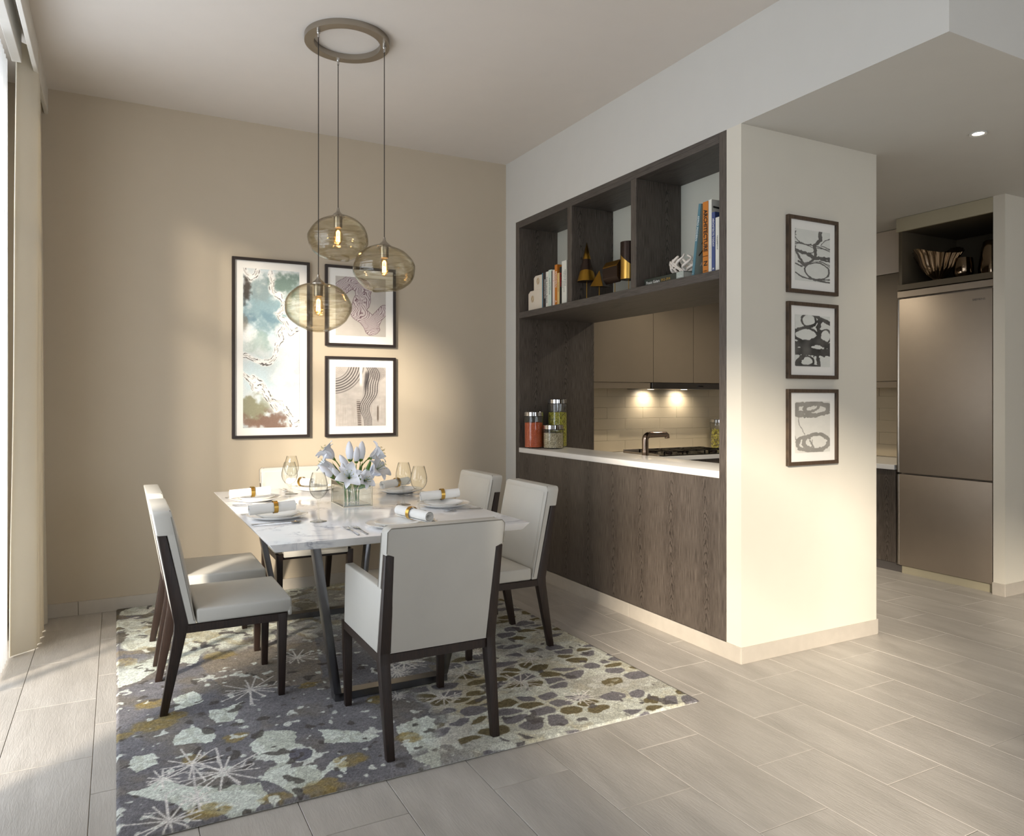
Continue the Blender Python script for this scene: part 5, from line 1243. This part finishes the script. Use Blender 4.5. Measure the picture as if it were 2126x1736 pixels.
def cpt(a,e,r=1.0): # point on an open bowl
    return Vector((2.755+.052*r*math.cos(a)*math.sin(e),3.170+.098*r*math.sin(a)*math.sin(e),ZS+hh+.066-.062*math.cos(e)*r))
for k in range(13):
    a=2*PI*k/13+R.uniform(-.15,.15); pts=[]; rs=[]
    emax=R.uniform(1.7,2.25)
    for i_ in range(9):
        e_=.25+(emax-.25)*i_/8; aa=a+.32*math.sin(i_*.9+k); pts.append(cpt(aa,e_,1+.06*math.sin(i_+k))); rs.append(.0062+.0028*math.sin(i_*1.3+k))
    rs[-1]=.0068; tip=(pts[-1]-pts[-2]).normalized()*.006; pts.append(pts[-1]+tip); rs.append(.0025)
    pts2=smooth_path(pts,3); rs2=[]
    for i_ in range(len(pts2)):
        q_=i_/3; a_=int(q_); rs2.append(rs[min(a_,len(rs)-1)]*(1-(q_-a_))+rs[min(a_+1,len(rs)-1)]*(q_-a_))
    cb.tube(pts2,rs2,10)
    j=R.choice((4,5)); d=Vector((0,R.choice((-1,1))*.026,.024)); q=pts[j]
    cb.tube([q,q+d*.5+Vector((0,0,-.002)),q+d,q+d*1.18],[.006,.0062,.0066,.002],8)
obj('branches',cb,'coral',CO,world=True,sharp=80)
# standing books on the right shelf
G3='books standing on the right shelf'
def ink_cover(t,M,dep,w,h):
    o_=obj('cover_panel',B().box(-dep/2+.003,dep/2-.001,-w/2-.0005,-w/2,.002,h-.002).xf(M),'cover_pale',t); o_['label']='pale teal front cover'
    b=B()
    def P(u,v): return M@Vector((-dep/2+.01+u*(dep-.02),-w/2-.0006,v*h))
    for k in range(6):
        b.tube([P(.15+.12*k,.78-.03*k),P(.28+.08*k,.62-.05*k),P(.12+.12*k,.46-.03*k)],.0022,5)
    b.tube([P(.05,.30),P(.25,.42),P(.5,.60)],.0035,5)
    obj('cover_art',b,'ink_black',t)
    text('AFFRO',.03,'ink_white',t,M@faceM((-.02,-w/2-.001,.07),(1,0,0),(0,0,1)))
    text('JOURNEYS',.010,'ink_black',t,M@faceM((-.02,-w/2-.001,.045),(1,0,0),(0,0,1)))
cm('cover_pale',150,172,168)
b_=book('light blue book leaning against the orange architecture book','book_sky',2.981,2.999,.376,dep=.20,tilt=-.0,lines=(('AFFRO MODERN',.250,.017,'ink_white',0,1.0),('L',.02,.010,'ink_white',0,1)),grp=G3,extra=ink_cover)
b_.rotation_euler=(math.radians(8.4),0,0); b_.location.z+=.0012
def nn(t,M,dep,w,h): text('N',.036,'ink_black',t,faceM((-dep/2-.0012,0,.058),(0,0,-1),(0,-1,0)),bold=.0008); text('ARCHITECTURE',.036,'ink_black',t,faceM((-dep/2-.0012,0,.225),(0,0,-1),(0,-1,0)),bold=.0009,sx=.83); text('PAPERS',.007,'ink_black',t,faceM((-dep/2-.0012,0,.020),(0,-1,0),(0,0,1))); text('IN THE MAKING',.005,'ink_black',t,faceM((-dep/2-.0012,0,.095),(0,-1,0),(0,0,1)))
book('thick orange book lettered ARCHITECTURE on the right shelf','book_orange',2.874,2.914,.374,dep=.20,grp=G3,extra=nn)
def arcs(t,M,dep,w,h):
    b=B(); Y_=-w/2-.0008
    b.tube([(-dep/2+.01,Y_,h*.90),(0,Y_,h*.885),(dep/2-.02,Y_,h*.82)],.005,6); obj('cover_art',b,'ink_black',t)
    r_=B()
    r_.lathe([(.012,0),(.014,0),(.014,.001),(.012,.001),(.012,0)],0,0,20).xf(Matrix.Translation((-.03,Y_,h*.79))@Matrix.Rotation(PI/2,4,'X')); obj('cover_ring',r_,'ink_red',t)
book('tall white art book between the orange and dark blue ones','book_white',2.850,2.872,.376,dep=.20,grp=G3,lines=(('DRAWINGS',.11,.013,'book_rose',0,1),),extra=arcs)
book('dark blue book lettered ARCHITECTS TODAY','book_blue',2.826,2.849,.308,dep=.19,grp=G3,lines=(('ARCHITECTS TODAY',.205,.017,'ink_white',0,.88),('K',.022,.018,'ink_white',0,1)))
book('thin white book at the right end of the right shelf','book_white',2.796,2.822,.276,dep=.18,grp=G3,lines=(('THE ELEMENTS OF',.15,.0085,'ink_black',0,1.0),))
# ------------------------------------------------------------------ ware in the niche over the fridge
t=thing('fluted_bowl','bronze fluted bowl with wavy rim in the niche over the fridge','bowl',(5.105,3.222,2.0745))
def fl_(r,z,a):
    k=1+.055*math.cos(22*a)*min(1,z/.03)
    if z>.16: z=z+.038*math.cos(2*a+1.0)+.012*math.cos(3*a); 
    elif z>.10: z=z+.02*math.cos(2*a+1.0)
    return (r*k*(1+.05*math.cos(2*a)),z)
obj('bowl_body',B().lathe([(0,.003),(.03,.0),(.036,.003),(.028,.014),(.045,.030),(.085,.06),(.125,.11),(.15,.165),(.182,.205),(.178,.205),(.145,.165),(.12,.112),(.08,.066),(.03,.036),(0,.034)],0,0,176,rad=fl_).xf(Matrix.Diagonal((.60,.955,1,1))),'mirror_bronze',t,sharp=60)
t=thing('bronze_cup','shiny bronze cup vase beside the fluted bowl','vase',(5.14,3.065,2.0745))
obj('cup_body',B().lathe([(0,0),(.040,.0),(.052,.012),(.062,.045),(.064,.075),(.060,.115),(.056,.145),(.054,.145),(.058,.11),(.060,.07),(.050,.02),(0,.012)],0,0,48),'mirror_bronze',t)
t=thing('bronze_bottle_vase','tall dark bronze bottle vase at the niche right end','vase',(5.22,2.925,2.0745))
obj('vase_body',B().lathe([(0,0),(.060,.0),(.074,.012),(.078,.06),(.070,.13),(.058,.20),(.050,.238),(.040,.25),(.036,.25),(.036,.245),(0,.24)],0,0,48),'mirror_bronze',t)
